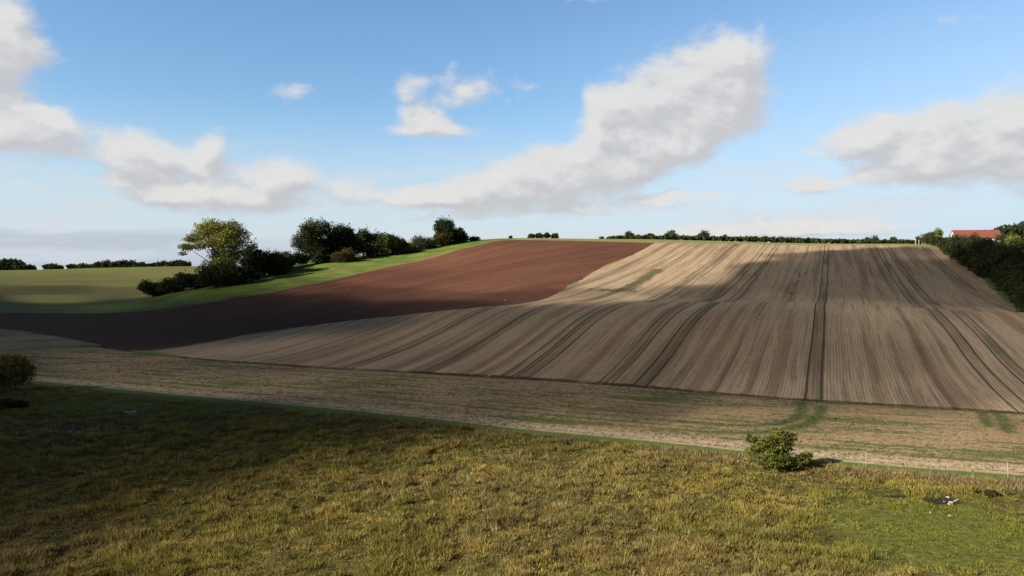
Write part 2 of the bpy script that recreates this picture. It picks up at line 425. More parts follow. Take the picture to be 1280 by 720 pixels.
def mat_head():
    m, g = new_mat('headland'); P, x, y, z, s0, t0 = track_coord(g)
    dm = g.attr('dM'); df = g.attr('dF')
    along = x * 0.93 - y * 0.36
    wob = g.noise(g.xyz(x * 0.05, y * 0.05), 1.0, 3.0, 0.5)
    dmw = dm + (wob - 0.5) * 1.2
    ln = g.noise(g.xyz(dmw * 0.9, along * 0.035), 1.0, 4.0, 0.6)
    ln2 = g.noise(g.xyz(dmw * 2.6, along * 0.10, 4.0), 1.0, 3.0, 0.6)
    pat = g.noise(g.xyz(x * 0.07, y * 0.16, 2.0), 1.0, 5.0, 0.6)
    fine = g.noise(P, 3.0, 5.0, 0.72)
    fine2 = g.noise(P, 1.1, 4.0, 0.65)
    col = g.mix(ln2, (0.34, 0.225, 0.125), (0.52, 0.37, 0.21))
    col = g.mix(g.ss(fine, 0.48, 0.66) * 0.45, col, (0.16, 0.095, 0.05))
    green = g.mix(fine2, (0.060, 0.105, 0.024), (0.13, 0.165, 0.04))
    gsel = g.ss(pat * 0.55 + ln * 0.6 + (fine2 - 0.5) * 0.40, 0.545, 0.65) * g.ss(dm, 3.5, 5.5)
    col = g.mix(gsel * 0.82, col, green)
    # pale trodden strip beside the grass edge
    trk = g.ss((dmw - 3.4).abs(), 1.1, 2.2, 1.0, 0.0)
    col = g.mix(trk * g.ss(fine, 0.72, 0.46) * 0.92, col, (0.60, 0.46, 0.29))
    wh = g.ss(((dmw - 3.5).abs() - 0.9).abs(), 0.12, 0.4, 1.0, 0.0)
    col = g.mix(wh * 0.35, col, (0.20, 0.13, 0.08))
    # vivid grass along the meadow
    ge = g.ss(dmw + (fine2 - 0.5) * 1.3, 1.3, 2.1, 1.0, 0.0)
    col = g.mix(ge * 0.92, col, g.mix(fine2, (0.055, 0.125, 0.018), (0.12, 0.19, 0.035)))
    # green wheel arcs of turning tractors
    ar = g.attr('arc'); col = g.mix(g.ss(ar + (fine2 - 0.5) * 2.2, 0.25, 1.0, 1.0, 0.0) * 0.75, col, (0.045, 0.10, 0.02))
    fw = g.ss(df + (fine2 - 0.5) * 1.0, 0.75, 1.2, 1.0, 0.0)
    col = g.mix(fw * 0.92, col, (0.055, 0.030, 0.02))
    return finish(m, g, col, 0.95, fine * 1.0 + ln2 * 0.5 - fw, 0.6, 0.12, spec=0.1)

def mat_meadow():
    m, g = new_mat('meadow_ground'); P, x, y, z, s0, t0 = track_coord(g)
    a = g.noise(P, 0.25, 5.0, 0.6); b = g.noise(P, 2.6, 5.0, 0.72); c = g.noise(P, 0.07, 3.0, 0.5)
    gr = g.attr('green'); dm = g.attr('dM')
    col = g.mix(g.ss(a, 0.35, 0.65), (0.125, 0.105, 0.030), (0.085, 0.085, 0.024))
    col = g.mix(g.ss(b, 0.45, 0.70) * 0.6, col, (0.050, 0.036, 0.016))
    col = g.mix(g.ss(b, 0.42, 0.28) * 0.5, col, (0.23, 0.20, 0.075))
    lush = g.mix(g.ss(b, .35, .65), (0.070, 0.085, 0.018), (0.21, 0.22, 0.040))
    col = g.mix(g.ss(gr + (a - 0.5) * 0.5, 0.35, 0.65) * 0.85, col, lush)
    pk = g.noise(g.xyz(x * 1.4, y * 1.6, 8.0), 1.0, 5.0, 0.72)
    col = g.mix(g.ss(pk, 0.54, 0.64) * 0.7, col, (0.045, 0.036, 0.018))
    col = g.mix(g.ss(dm * -1.0 + (b - 0.5) * 1.5, 0.2, 1.4, 1.0, 0.0) * 0.8, col, (0.07, 0.12, 0.02))
    mud = g.attr('mud')
    col = g.mix(g.ss(mud + (b - 0.5) * 0.9, 0.45, 0.62) * 0.9, col, (0.040, 0.027, 0.020))
    return finish(m, g, col, 0.95, b, 0.8, 0.15, spec=0.1)

def mat_pasture():
    m, g = new_mat('pasture'); P, x, y, z, s0, t0 = track_coord(g)
    a = g.noise(g.xyz(x * 0.006, y * 0.012), 1.0, 4.0, 0.55)
    s1 = g.noise(g.xyz((x * 0.30 + y * 0.95) * 0.05, (x * 0.95 - y * 0.3) * 0.006), 1.0, 4.0, 0.55)
    b = g.noise(P, 1.5, 5.0, 0.7); c = g.noise(P, 0.12, 4.0, 0.6)
    far = g.attr('farf')
    fl = g.noise(g.xyz((x * 0.95 - y * 0.3) * 0.03, (x * 0.30 + y * 0.95) * 0.5, 2.0), 1.0, 3.0, 0.6)
    grass = g.mix(g.ss(c, 0.35, 0.65), (0.105, 0.165, 0.030), (0.195, 0.240, 0.050))
    grass = g.mix(g.ss(b, 0.5, 0.72) * 0.4, grass, (0.06, 0.085, 0.02))
    lf = g.mix(g.ss(s1, 0.35, 0.65), (0.115, 0.135, 0.028), (0.185, 0.125, 0.055))
    lf = g.mix(g.ss(a, 0.44, 0.62) * 0.75, lf, (0.085, 0.13, 0.022))
    lf = g.mix(g.ss(y, 560.0, 680.0) * 0.75, lf, (0.14, 0.185, 0.032))
    col = g.mix(far, grass, lf)
    col = g.mix(g.ss(fl, 0.5, 0.68) * 0.35, col, (0.07, 0.08, 0.022))
    col = g.mix(g.ss(b, 0.42, 0.28) * 0.35, col, (0.26, 0.25, 0.08))
    # rough strip running beside the hedge and dry top margin
    rg = g.attr('rough')
    col = g.mix(g.ss(rg + (c - 0.5) * 3.0, 0.8, 2.2, 1.0, 0.0) * 0.75, col, (0.21, 0.15, 0.075))
    db = g.attr('dB')
    col = g.mix(g.ss(db + (c - 0.5) * 2.0, 0.6, 1.8, 1.0, 0.0) * 0.55, col, (0.27, 0.25, 0.12))
    tp = g.attr('topm')
    col = g.mix(g.ss(tp + (c - 0.5) * 0.5, 0.35, 0.65) * 0.85, col, g.mix(c, (0.36, 0.31, 0.13), (0.20, 0.22, 0.06)))
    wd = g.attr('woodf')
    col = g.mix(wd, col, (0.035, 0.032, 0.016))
    return finish(m, g, col, 0.95, b, 0.6, 0.2, spec=0.1)

# ------------------------------------------------------------------ terrain mesh
NR, NC = 620, 720
yy = np.geomspace(16, 1490, NR); qq = np.linspace(-1.35, 1.25, NC)
YY, QQ = np.meshgrid(yy, qq, indexing='ij'); XX = YY * QQ
gx = XX.ravel(); gy = YY.ravel()
jit = (fbm(gx / 3.0, gy / 3.0, 50, 3) - 0.5) * 1.5 + (fbm(gx / 14.0, gy / 14.0, 55, 2) - 0.5) * 1.5

def signed_line(x, y, line):     # positive beyond (farther than) the line
    P = np.array(line); o = np.argsort(P[:, 0])
    d = seg_dist(x, y, line); return np.where(y > np.interp(x, P[o, 0], P[o, 1]), d, -d)
sM = signed_line(gx, gy, L_MEADOW)
dF = seg_dist(gx, gy, L_FURROW[4:])
sBrown = sdist(gx, gy, POLY_BROWN)
sStub = sdist(gx, gy, POLY_STUBBLE)
sHead = sdist(gx, gy, POLY_HEAD)
dT = seg_dist(gx, gy, cr)
arcs = [pl([(1002, 503), (1001, 516), (990, 525), (960, 531), (900, 531), (850, 527)]), pl([(1028, 508), (1022, 520), (1008, 530), (985, 536), (940, 541), (880, 540)]),
        pl([(1226, 514), (1236, 532)]), pl([(1247, 516), (1262, 540)])]
arc = np.minimum.reduce([seg_dist(gx, gy, smooth_line(a, 5)) for a in arcs])
wl = pl([(778, 363), (792, 357), (803, 350), (812, 343), (822, 337)]); w2 = pl([(745, 362), (790, 364)]); w3 = pl([(985, 372), (1003, 340)])
weed = np.maximum.reduce([np.exp(-(seg_dist(gx, gy, wl) / 3.2) ** 2), 0.8 * np.exp(-(seg_dist(gx, gy, w2) / 4.0) ** 2), 0.55 * np.exp(-(seg_dist(gx, gy, w3) / 2.5) ** 2)])
gc = ground_at(1185, 665)
green = np.exp(-(((gx - gc[0]) / 7.5) ** 2 + ((gy - gc[1]) / 8.0) ** 2) ** 1.5)
gl = ground_at(150, 505); green = np.maximum(green, 0.7 * np.exp(-(((gx - gl[0]) / 22) ** 2 + ((gy - gl[1]) / 9) ** 2)))
pud = ground_at(1178, 626); pud2 = ground_at(1120, 620); pudl = ground_at(158, 518); pudl2 = ground_at(110, 535)
mud = np.maximum.reduce([np.exp(-(((gx - p[0]) / a) ** 2 + ((gy - p[1]) / b) ** 2)) for p, a, b in ((pud, 1.7, .9), (pud2, 1.6, .5), (pudl, 1.8, .7), (pudl2, 3.0, 1.0))])
hedge_line = pl([(150, 381), (190, 371), (260, 356), (330, 345)]) + [at(372, 325)[:2], at(430, 333)[:2], at(500, 345)[:2], at(560, 355)[:2], at(600, 362)[:2]]
farf = sstep(-signed_line(gx, gy, [(-900, 262), (-420, 275)] + hedge_line[0:]) * -1, 0, 6) * sstep(-gx, -8, 8)
rough = seg_dist(gx, gy, pl([(30, 385), (100, 383), (160, 379)])) * 0.35
rough = np.minimum(rough, seg_dist(gx, gy, pl([(375, 350), (450, 333), (500, 328), (545, 318)])) * 1.0)
dB = np.abs(sBrown)
topm = sstep(gy, 345, 358) * sstep(gx, -12, 14) * (1 - sstep(gy, 500, 600))
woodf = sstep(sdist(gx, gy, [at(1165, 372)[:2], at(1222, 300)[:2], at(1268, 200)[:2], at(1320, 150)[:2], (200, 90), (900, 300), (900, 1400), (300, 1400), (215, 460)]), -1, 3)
# rough meadow relief
bump = ((fbm(gx / 0.9, gy / 0.9, 20, 3) - 0.5) * 0.45 + (fbm(gx / 4.0, gy / 4.0, 30, 3) - 0.5) * 0.5) * sstep(-sM, 0.3, 3.0) * (1 - 0.8 * np.clip(green, 0, 1)) * (1 - np.clip(mud * 1.5, 0, 1))
bump -= 0.10 * np.clip(mud * 1.5, 0, 1)
bump *= sstep(gy, 20, 30)
bump -= 0.16 * np.exp(-(dF / 0.55) ** 2)
gz = height(gx, gy) + bump
def meadow_z(x, y):          # ground height on the built mesh (bilinear on the grid)
    r = (np.log(np.asarray(y) / 16.0) / math.log(1490 / 16.0)) * (NR - 1); c = (np.asarray(x) / np.asarray(y) + 1.35) / 2.6 * (NC - 1)
    r = np.clip(r, 0, NR - 1.001); c = np.clip(c, 0, NC - 1.001); i = r.astype(int); j = c.astype(int); a = r - i; b = c - j
    Zg = gz.reshape(NR, NC)
    return (Zg[i, j] * (1 - a) + Zg[i + 1, j] * a) * (1 - b) + (Zg[i, j + 1] * (1 - a) + Zg[i + 1, j + 1] * a) * b

idx = np.arange(NR * NC).reshape(NR, NC)
a, b, c, d = idx[:-1, :-1].ravel(), idx[:-1, 1:].ravel(), idx[1:, 1:].ravel(), idx[1:, :-1].ravel()
T0 = np.concatenate([np.stack([a, b, c], 1), np.stack([a, c, d], 1)])
# columns: x y z + attributes + the clip fields
ATT = ['dM', 'dF', 'dT', 'arc', 'weed', 'green', 'mud', 'farf', 'rough', 'dB', 'topm', 'woodf']
VD = np.stack([gx, gy, gz, sM, dF, dT, arc, weed, green, mud, farf, rough, dB, topm, woodf,
               -sM + jit * 0.5, sBrown + jit * 0.9, sStub + jit * 0.8, sHead], 1)

def clip(VD, T, col):
    """split triangles along the zero line of a field: returns VD, inside tris, outside tris"""
    f = VD[:, col]; s = f[T] > 0; n = s.sum(1)
    ins = [T[n == 3]]; outs = [T[n == 0]]; X = T[(n == 1) | (n == 2)]; SX = s[(n == 1) | (n == 2)]
    if len(X):
        odd = np.where(SX.sum(1) == 1, SX.argmax(1), (~SX).argmax(1))
        r = np.arange(len(X)); A = X[r, odd]; B = X[r, (odd + 1) % 3]; C = X[r, (odd + 2) % 3]
        def cut(P, Q):
            t = (f[P] / (f[P] - f[Q]))[:, None]; return VD[P] * (1 - t) + VD[Q] * t
        E = np.concatenate([np.stack([np.minimum(A, B), np.maximum(A, B)], 1), np.stack([np.minimum(A, C), np.maximum(A, C)], 1)])
        u, inv = np.unique(E, axis=0, return_inverse=True); inv = inv.ravel()
        newv = cut(u[:, 0], u[:, 1]); base = len(VD); VD = np.concatenate([VD, newv])
        AB = base + inv[:len(X)]; AC = base + inv[len(X):]
        VD[base:, col] = 0
        tip = np.stack([A, AB, AC], 1); q = np.concatenate([np.stack([AB, B, C], 1), np.stack([AB, C, AC], 1)])
        one = SX.sum(1) == 1; one2 = np.concatenate([one, one])
        ins += [tip[one], q[~one2]]; outs += [tip[~one], q[one2]]
    return VD, np.concatenate(ins), np.concatenate(outs)

def make_mesh(name, V, Fc, mat=None, smooth=False, n=3):
    me = bpy.data.meshes.new(name)
    me.vertices.add(len(V)); me.vertices.foreach_set('co', np.asarray(V, np.float32).ravel())
    Fc = np.asarray(Fc, np.int32)
    me.loops.add(Fc.size); me.loops.foreach_set('vertex_index', Fc.ravel())
    me.polygons.add(len(Fc)); me.polygons.foreach_set('loop_start', np.arange(0, Fc.size, n, dtype=np.int32))
    me.polygons.foreach_set('loop_total', np.full(len(Fc), n, np.int32))
    if smooth: me.polygons.foreach_set('use_smooth', np.ones(len(Fc), bool))
    me.update(calc_edges=True)
    if mat: me.materials.append(mat)
    return me
def link(name, me, parent=None, loc=None, **props):
    o = bpy.data.objects.new(name, me); COL.objects.link(o)
    if parent: o.parent = parent
    if loc is not None: o.location = loc
    for k, v in props.items(): o[k] = v
    return o
def put_attr(me, name, arr):
    at_ = me.attributes.new(name, 'FLOAT', 'POINT'); at_.data.foreach_set('value', np.asarray(arr, np.float32))
def put_col(me, arr):
    a4 = np.ones((len(arr), 4), np.float32); a4[:, :3] = arr
    at_ = me.attributes.new('tint', 'FLOAT_COLOR', 'POINT'); at_.data.foreach_set('color', a4.ravel())

def region(name, T, mat, attrs):
    used = np.unique(T); rm = np.full(len(VD), -1, np.int64); rm[used] = np.arange(len(used))
    me = make_mesh(name, VD[used, :3], rm[T], mat, True)
    for k in attrs: put_attr(me, k, VD[used, 3 + ATT.index(k)])
    return link(name, me, kind='structure')

VD, t_meadow, rest = clip(VD, T0, 15)
VD, t_brown, rest = clip(VD, rest, 16)
VD, t_stub, rest = clip(VD, rest, 17)
VD, t_head, rest = clip(VD, rest, 18)
region('meadow', t_meadow, mat_meadow(), ['dM', 'green', 'mud'])
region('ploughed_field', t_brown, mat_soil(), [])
region('stubble_field', t_stub, mat_stubble(), ['dF', 'dT', 'weed'])
region('headland', t_head, mat_head(), ['dM', 'dF', 'arc'])
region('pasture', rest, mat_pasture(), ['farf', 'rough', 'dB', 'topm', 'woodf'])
m, g2 = new_mat('far_land'); n_ = g2.noise(g2.pos(), 0.01, 4.0, 0.5)
finish(m, g2, g2.mix(n_, (0.07, 0.09, 0.03), (0.13, 0.12, 0.05)))
me = make_mesh('ground', [(-3000, -1500, -3.4), (3000, -1500, -3.4), (3000, 3000, -3.4), (-3000, 3000, -3.4)], [(0, 1, 2, 3)], m, n=4)
link('ground', me, kind='structure')

# ------------------------------------------------------------------ unseen cloud layer added between sun and fields, shaped to cast their shade
TAU = [ # (px, py, optical depth of the added cloud over that spot)
 (0,720,.7),(0,680,1.0),(0,640,1.7),(0,600,2.4),(0,560,3.2),(-100,700,1.4),(-150,600,3),(-200,450,3.2),(60,700,.4),(150,700,.15),(150,640,.75),(150,600,1.5),(150,560,2.6),(150,520,3.2),(300,690,0),(300,640,.2),(300,600,.7),(300,570,1.3),(300,540,2.2),(300,510,3),
 (450,600,.1),(450,575,.45),(450,550,1.1),(450,525,2.0),(450,510,1.7),(600,580,.0),(600,555,.3),(600,530,1.0),(600,505,1.1),(700,540,.35),(800,570,0),(800,540,.35),(800,515,1.0),(900,540,.2),
 (1000,560,0),(1000,530,.40),(1100,540,.15),(1200,550,0),(1250,530,.25),(700,650,0),(1000,650,0),(1250,650,0),(1400,600,0),(500,680,0),(850,620,0),
 (100,460,1.1),(200,478,.8),(300,490,.75),(200,455,1.2),(300,450,1.2),(400,440,1.1),(400,485,.85),(500,440,1.1),(600,440,1.15),(700,440,1.1),(800,440,1.05),(900,440,1.0),(1000,450,1.0),(1100,450,.8),(1250,470,.6),(1250,430,.6),(1100,400,.7),(1000,400,.9),(900,400,1.0),(700,395,1.1),(600,395,1.2),(800,395,1.0),(1000,495,.8),(1150,500,.6),(400,502,.85),(500,508,.85),
 (670,376,.4),(700,374,.3),(760,372,.4),(820,365,.6),(860,366,1.1),(880,345,.55),(950,345,1.1),(930,325,.25),(960,330,1.1),(1000,322,.9),(1050,335,1.3),(1050,318,1.1),(1050,360,1.2),(1150,335,1.2),(1150,370,1.0),(1200,360,1.1),(1250,370,1.0),(840,335,0),(720,350,0),(760,350,0),(800,350,0),(900,308,0),(900,325,0),(980,309,0),(1040,307,.05),(1100,314,.9),(1090,305,.1),(1140,304,.1),(1140,313,.9),(800,320,0),
 (0,400,3.2),(0,435,2.0),(150,410,3.6),(300,400,3.4),(200,395,3.2),(300,378,2.3),(400,392,2.8),(400,375,1.4),(400,362,.6),(480,385,1.5),(480,370,.6),(480,350,.15),(560,382,1.2),(560,370,.35),(600,360,.05),(640,372,.5),(600,320,0),(700,320,0),(640,345,0),
 (60,386,1.8),(150,384,1.4),(230,376,1.2),(300,362,1.0),(350,350,.5),(380,340,.1),(450,325,0),(520,315,0),(580,305,0),(60,374,.35),(60,362,.75),(60,352,.2),(60,343,.1),(160,352,.15),(160,366,.5),(160,340,0),(230,340,0),(-100,345,.2),(-100,366,.7),
 (1250,345,1.6),(1200,312,.5),(1180,300,0),(1225,297,0),(1280,300,.2),(1280,285,.8),(1400,340,1.5)]
CH = 260.0
tn = np.array(TAU, float)
cy = np.geomspace(24, 1300, 230); cq = np.linspace(-1.1, 1.1, 260)
CY, CQ = np.meshgrid(cy, cq, indexing='ij'); CX = CY * CQ; CZ = height(CX, CY)
ppx = 640 + CQ * F_PX; ppy = HOR - (CZ - CAM_Z) / CY * F_PX
wx_ = (ppx[..., None] - tn[:, 0]) / 55.0; wy_ = (ppy[..., None] - tn[:, 1]) / np.where(tn[:, 1] < 390, 7.5, 20.0)
r2 = wx_ ** 2 + wy_ ** 2
wgt = 1.0 / (r2 + 0.02) ** 3.2
tau = (wgt * tn[:, 2]).sum(-1) / wgt.sum(-1)
tau = tau * 1.38 * (0.8 + 0.4 * fbm(CX / 18, CY / 30, 90, 3))
ff = sstep(CY, 180, 200) * sstep(CX - 0.14 * CY, -6, 6)
tau = tau * (1 - ff) + ff * 1.6 * sstep(tau, .45, 1.6)
edge_fade = sstep(CY, 26, 34) * (1 - sstep(CY, 1000, 1250)) * sstep(1.1 - np.abs(CQ), 0, .12)
tau *= edge_fade * (1 - sstep(CY, np.where(ppx < 330, 800, 440), np.where(ppx < 330, 900, 520))); tau = np.maximum(tau - 0.10, 0) * 1.3
SIG = 0.35
th = tau * math.sin(SUN_EL) / SIG
k = (CH - CZ) / TO_SUN.z
TX = CX + TO_SUN.x * k; TY = CY + TO_SUN.y * k
NRc, NCc = CY.shape; cidx = np.arange(NRc * NCc).reshape(NRc, NCc)
top = np.stack([TX, TY, CH + 0.01 + th * 0.6], -1).reshape(-1, 3); bot = np.stack([TX, TY, CH - 0.01 - th * 0.4], -1).reshape(-1, 3)
cf = np.stack([cidx[:-1, :-1].ravel(), cidx[:-1, 1:].ravel(), cidx[1:, 1:].ravel(), cidx[1:, :-1].ravel()], 1)
keep = np.maximum.reduce([th.ravel()[cf[:, i]] for i in range(4)]) > 0.004
cf = cf[keep]; N_ = NRc * NCc
ed = {}
for q in cf:
    for i in range(4):
        e = (int(q[i]), int(q[(i + 1) % 4])); ed[e] = 1
side = [(e[1], e[0], e[0] + N_, e[1] + N_) for e in ed if (e[1], e[0]) not in ed]
allf = np.concatenate([cf, cf[:, ::-1] + N_, np.array(side).reshape(-1, 4)])
vv = np.concatenate([top, bot]); used = np.unique(allf); rm = np.zeros(len(vv), int); rm[used] = np.arange(len(used))
m, g3 = new_mat('unseen_shade_cloud')
pv = g3.node('ShaderNodeVolumePrincipled'); pv.inputs['Color'].default_value = (.10, .105, .11, 1); pv.inputs['Density'].default_value = SIG
pv.inputs['Anisotropy'].default_value = 0.5
oo = g3.node('ShaderNodeOutputMaterial'); m.node_tree.links.new(pv.outputs[0], oo.inputs['Volume'])
me = make_mesh('cloud', vv[used], rm[allf], m, True, n=4)  # unseen layer added to cast shade
link('cloud', me, kind='stuff', label='unseen cloud layer shaped to cast shade over the fields', category='cloud')

# ------------------------------------------------------------------ meadow grass
def leaf_mat(name, transl=0.25, rough=0.7):
    m, g = new_mat(name); return finish(m, g, g.attr('tint', 'Color'), rough, spec=0.15, transl=transl)
M_GRASS = leaf_mat('grass_blades', 0.3, 0.8)
M_LEAF = leaf_mat('foliage', 0.22, 0.75)
m_, g_ = new_mat('bark'); nb_ = g_.noise(g_.pos(), 6.0, 4.0, 0.6)
M_BARK = finish(m_, g_, g_.mix(nb_, (0.06, 0.045, 0.03), (0.17, 0.14, 0.10)), 0.9, nb_, 0.6, 0.05)

def tufts(name, label, n, ysel, hfun, cfun, keepf, nbl=11, width=0.045, seed=1, cat='grass', spread=0.16):
    r = np.random.default_rng(seed)
    y = np.exp(r.uniform(math.log(ysel[0]), math.log(ysel[1]), n)); q = r.uniform(-0.80, 0.80, n); x = q * y
    k = keepf(x, y, r.random(n)); x = x[k]; y = y[k]; n = len(x)
    z = meadow_z(x, y); h = hfun(x, y, r); col = cfun(x, y, r)
    sc = np.sqrt(np.maximum(y, 40) / 45.0)
    bx = np.repeat(x, nbl); by = np.repeat(y, nbl); bz = np.repeat(z, nbl); bh = np.repeat(h, nbl) * r.uniform(.55, 1.15, n * nbl)
    sw = np.repeat(sc, nbl)
    ang = r.uniform(0, 2 * math.pi, n * nbl); rr = r.uniform(0, spread, n * nbl) * sw
    px_ = bx + np.cos(ang) * rr; py_ = by + np.sin(ang) * rr
    lean = bh * r.uniform(.15, .75, n * nbl)
    wa = np.repeat(r.uniform(0, 2 * math.pi, n), nbl)
    tx = px_ + np.cos(ang) * lean + np.cos(wa) * bh * .25; ty = py_ + np.sin(ang) * lean + np.sin(wa) * bh * .25
    fa = r.uniform(0, math.pi, n * nbl); wd = width * sw * r.uniform(.6, 1.4, n * nbl)
    dx_ = np.cos(fa) * wd; dy_ = np.sin(fa) * wd
    V = np.empty((n * nbl, 3, 3)); V[:, 0] = np.stack([px_ - dx_, py_ - dy_, bz - .04], 1); V[:, 1] = np.stack([px_ + dx_, py_ + dy_, bz - .04], 1)
    V[:, 2] = np.stack([tx, ty, bz + bh * .9], 1)
    c = np.repeat(col, nbl, 0) * r.uniform(.75, 1.25, (n * nbl, 1)); c = np.repeat(c, 3, 0).reshape(-1, 3, 3)
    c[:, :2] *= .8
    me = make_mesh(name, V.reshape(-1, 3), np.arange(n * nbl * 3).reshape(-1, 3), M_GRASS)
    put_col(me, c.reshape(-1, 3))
    return link(name, me, kind='stuff', label=label, category=cat)

def field_green(x, y): return np.maximum(np.exp(-(((x - gc[0]) / 7.5) ** 2 + ((y - gc[1]) / 8.0) ** 2) ** 1.5), 0.7 * np.exp(-(((x - gl[0]) / 22) ** 2 + ((y - gl[1]) / 9) ** 2)))
def field_mud(x, y): return np.maximum.reduce([np.exp(-(((x - p[0]) / a) ** 2 + ((y - p[1]) / b) ** 2)) for p, a, b in ((pud, 1.7, .9), (pud2, 1.6, .5), (pudl, 1.8, .7), (pudl2, 3.0, 1.0))])
def mix3(a, b, t): return np.array(a) * (1 - t[:, None]) + np.array(b) * t[:, None]
def keep_meadow(x, y, u):
    s = signed_line(x, y, L_MEADOW); n = fbm(x / 1.6, y / 1.6, 61, 3)
    return (s < -0.5) & (u < 0.32 + 1.1 * sstep(n, .36, .58)) & (u > 0.45 * field_green(x, y)) & (field_mud(x, y) < .45)
def h_meadow(x, y, r):
    n = fbm(x / 2.2, y / 2.2, 62, 3); m2 = fbm(x / .9, y / .9, 67, 2); return (0.08 + 0.24 * sstep(n, .3, .7) + .26 * sstep(m2, .5, .75)) * (1 - .72 * np.clip(field_green(x, y), 0, 1)) * r.uniform(.7, 1.3, len(x))
def c_meadow(x, y, r):
    a_ = fbm(x / 3.0, y / 3.0, 63, 3); b_ = fbm(x / 9.0, y / 9.0, 64, 3); e = r.random(len(x))
    c = mix3((0.46, 0.355, 0.085), (0.30, 0.265, 0.055), sstep(a_, .35, .65))
    c = c * (1 - .75 * sstep(b_, .52, .68))[:, None] + np.array((0.37, 0.29, 0.10)) * (.75 * sstep(b_, .52, .68))[:, None]
    bp = (e > .86)[:, None]; c = np.where(bp, np.array((0.17, 0.095, 0.045)), c)
    st = (e < .12)[:, None]; c = np.where(st, np.array((0.42, 0.36, 0.15)), c)
    c = c * (.62 + .7 * fbm(x / .8, y / .8, 66, 2))[:, None]
    gg = (np.clip(field_green(x, y) * 1.2, 0, 1) * .85)[:, None]; return c * (1 - gg) + np.array((0.24, 0.26, 0.040)) * gg
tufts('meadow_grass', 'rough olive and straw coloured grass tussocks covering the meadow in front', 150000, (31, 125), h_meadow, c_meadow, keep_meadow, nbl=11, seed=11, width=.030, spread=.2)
def keep_margin(x, y, u):
    s = signed_line(x, y, L_MEADOW); n = fbm(x / 5, y / 5, 71, 3); return (s < -.3) & (s > -3.4) & (n > .44) & (u < .9) & (x > -12)
tufts('tall_dry_grass', 'tall pale dry grass in patches along the upper edge of the meadow', 60000, (50, 110), lambda x, y, r: r.uniform(.45, .95, len(x)) * (.6 + .5 * (np.abs(x + 5.8) < 3)),
      lambda x, y, r: mix3((0.42, 0.33, 0.17), (0.25, 0.17, 0.075), r.random(len(x))), keep_margin, nbl=8, seed=12, width=.03)
def keep_head(x, y, u):
    s = signed_line(x, y, L_MEADOW); d = seg_dist(x, y, L_FURROW[4:]); return (s > 1.8) & (s < 60) & (sdist(x, y, POLY_HEAD) > .2) & (d > .9) & (u < .75)
tufts('stubble_straw', 'short pale straw stubble standing on the headland strip', 60000, (58, 160), lambda x, y, r: r.uniform(.08, .20, len(x)),
      lambda x, y, r: np.where((r.random(len(x)) + (fbm(x / 14, y / 6, 72, 3) - .5) * 2.2 > .72)[:, None], np.array((0.10, 0.15, 0.03)), mix3((0.42, 0.32, 0.19), (0.26, 0.17, 0.09), r.random(len(x)))), keep_head, nbl=4, seed=13, width=.035)

# ------------------------------------------------------------------ trees
def crown(blobs, n, leaf, cols, seed, gap=0.35, shell=0.55, light_top=0.0):
    """leaf clumps spread through ellipsoids; blobs = (x, y, z, rx, ry, rz)"""
    r = np.random.default_rng(seed); B = np.array(blobs, float)
    w = (B[:, 3] * B[:, 4] * B[:, 5]) ** 0.75; k = r.choice(len(B), n * 2, p=w / w.sum())
    d = r.normal(size=(n * 2, 3)); d /= np.linalg.norm(d, axis=1)[:, None]
    rad_ = shell + (1 - shell) * r.random(n * 2) ** 0.7; rad_ *= 1 + 0.10 * r.normal(size=n * 2)
    lump = 1 + 0.16 * np.sin(d[:, 0] * 7 + k * 1.7) * np.sin(d[:, 1] * 6 + k) + 0.12 * np.sin(d[:, 2] * 9 + k * 2.3)
    P = B[k, :3] + d * (rad_ * lump)[:, None] * B[k, 3:]
    s = B[:, 3:].mean() * 0.55
    f = vnoise(P[:, 0] / s + 10, P[:, 2] / s + P[:, 1] / s * .7 + 10, seed) * .6 + vnoise(P[:, 1] / s * 2.1, P[:, 2] / s * 2.1 + P[:, 0] / s, seed + 5) * .4
    ok = f > gap * (0.5 + 0.9 * r.random(n * 2)) ; P = P[ok][:n]; d = d[ok][:n]; n = len(P); f = f[ok][:n]
    a = r.normal(size=(n, 3)) + d * .8; a /= np.linalg.norm(a, axis=1)[:, None]
    t1 = np.cross(a, r.normal(size=(n, 3))); t1 /= np.linalg.norm(t1, axis=1)[:, None]; t2 = np.cross(a, t1)
    L = leaf * r.uniform(.55, 1.35, (n, 1))
    V = np.stack([P - t1 * L * .5, P + t2 * L * .38 + a * L * .1, P + t1 * L * .55, P - t2 * L * .38 - a * L * .08], 1)
    ci = np.array(cols, float); t = np.clip(vnoise(P[:, 0] / s * .8 + 3, P[:, 2] / s * .8 + P[:, 1] / s, seed + 9) * 1.3 - .15 + r.normal(size=n) * .18, 0, .999) * (len(ci) - 1)
    i = t.astype(int); c = ci[i] * (1 - (t - i))[:, None] + ci[np.minimum(i + 1, len(ci) - 1)] * (t - i)[:, None]
    c = c * r.uniform(.75, 1.25, (n, 1)); V = V.reshape(-1, 3)
    V[:, 2] = np.maximum(V[:, 2], 0.03)
    me = make_mesh('crown', V, np.arange(n * 4).reshape(-1, 4), M_LEAF, n=4); put_col(me, np.repeat(c, 4, 0)); return me
def tube(V, F, pts, rads, n=7):
    pts = [Vector(p) for p in pts]; b = len(V)
    for i, p in enumerate(pts):
        d = (pts[min(i + 1, len(pts) - 1)] - pts[max(i - 1, 0)]).normalized(); u = d.orthogonal().normalized(); w = d.cross(u)
        for k in range(n):
            a = 2 * math.pi * k / n; V.append(p + (u * math.cos(a) + w * math.sin(a)) * rads[i])
    for i in range(len(pts) - 1):
        for k in range(n): F.append((b + i * n + k, b + i * n + (k + 1) % n, b + (i + 1) * n + (k + 1) % n, b + (i + 1) * n + k))
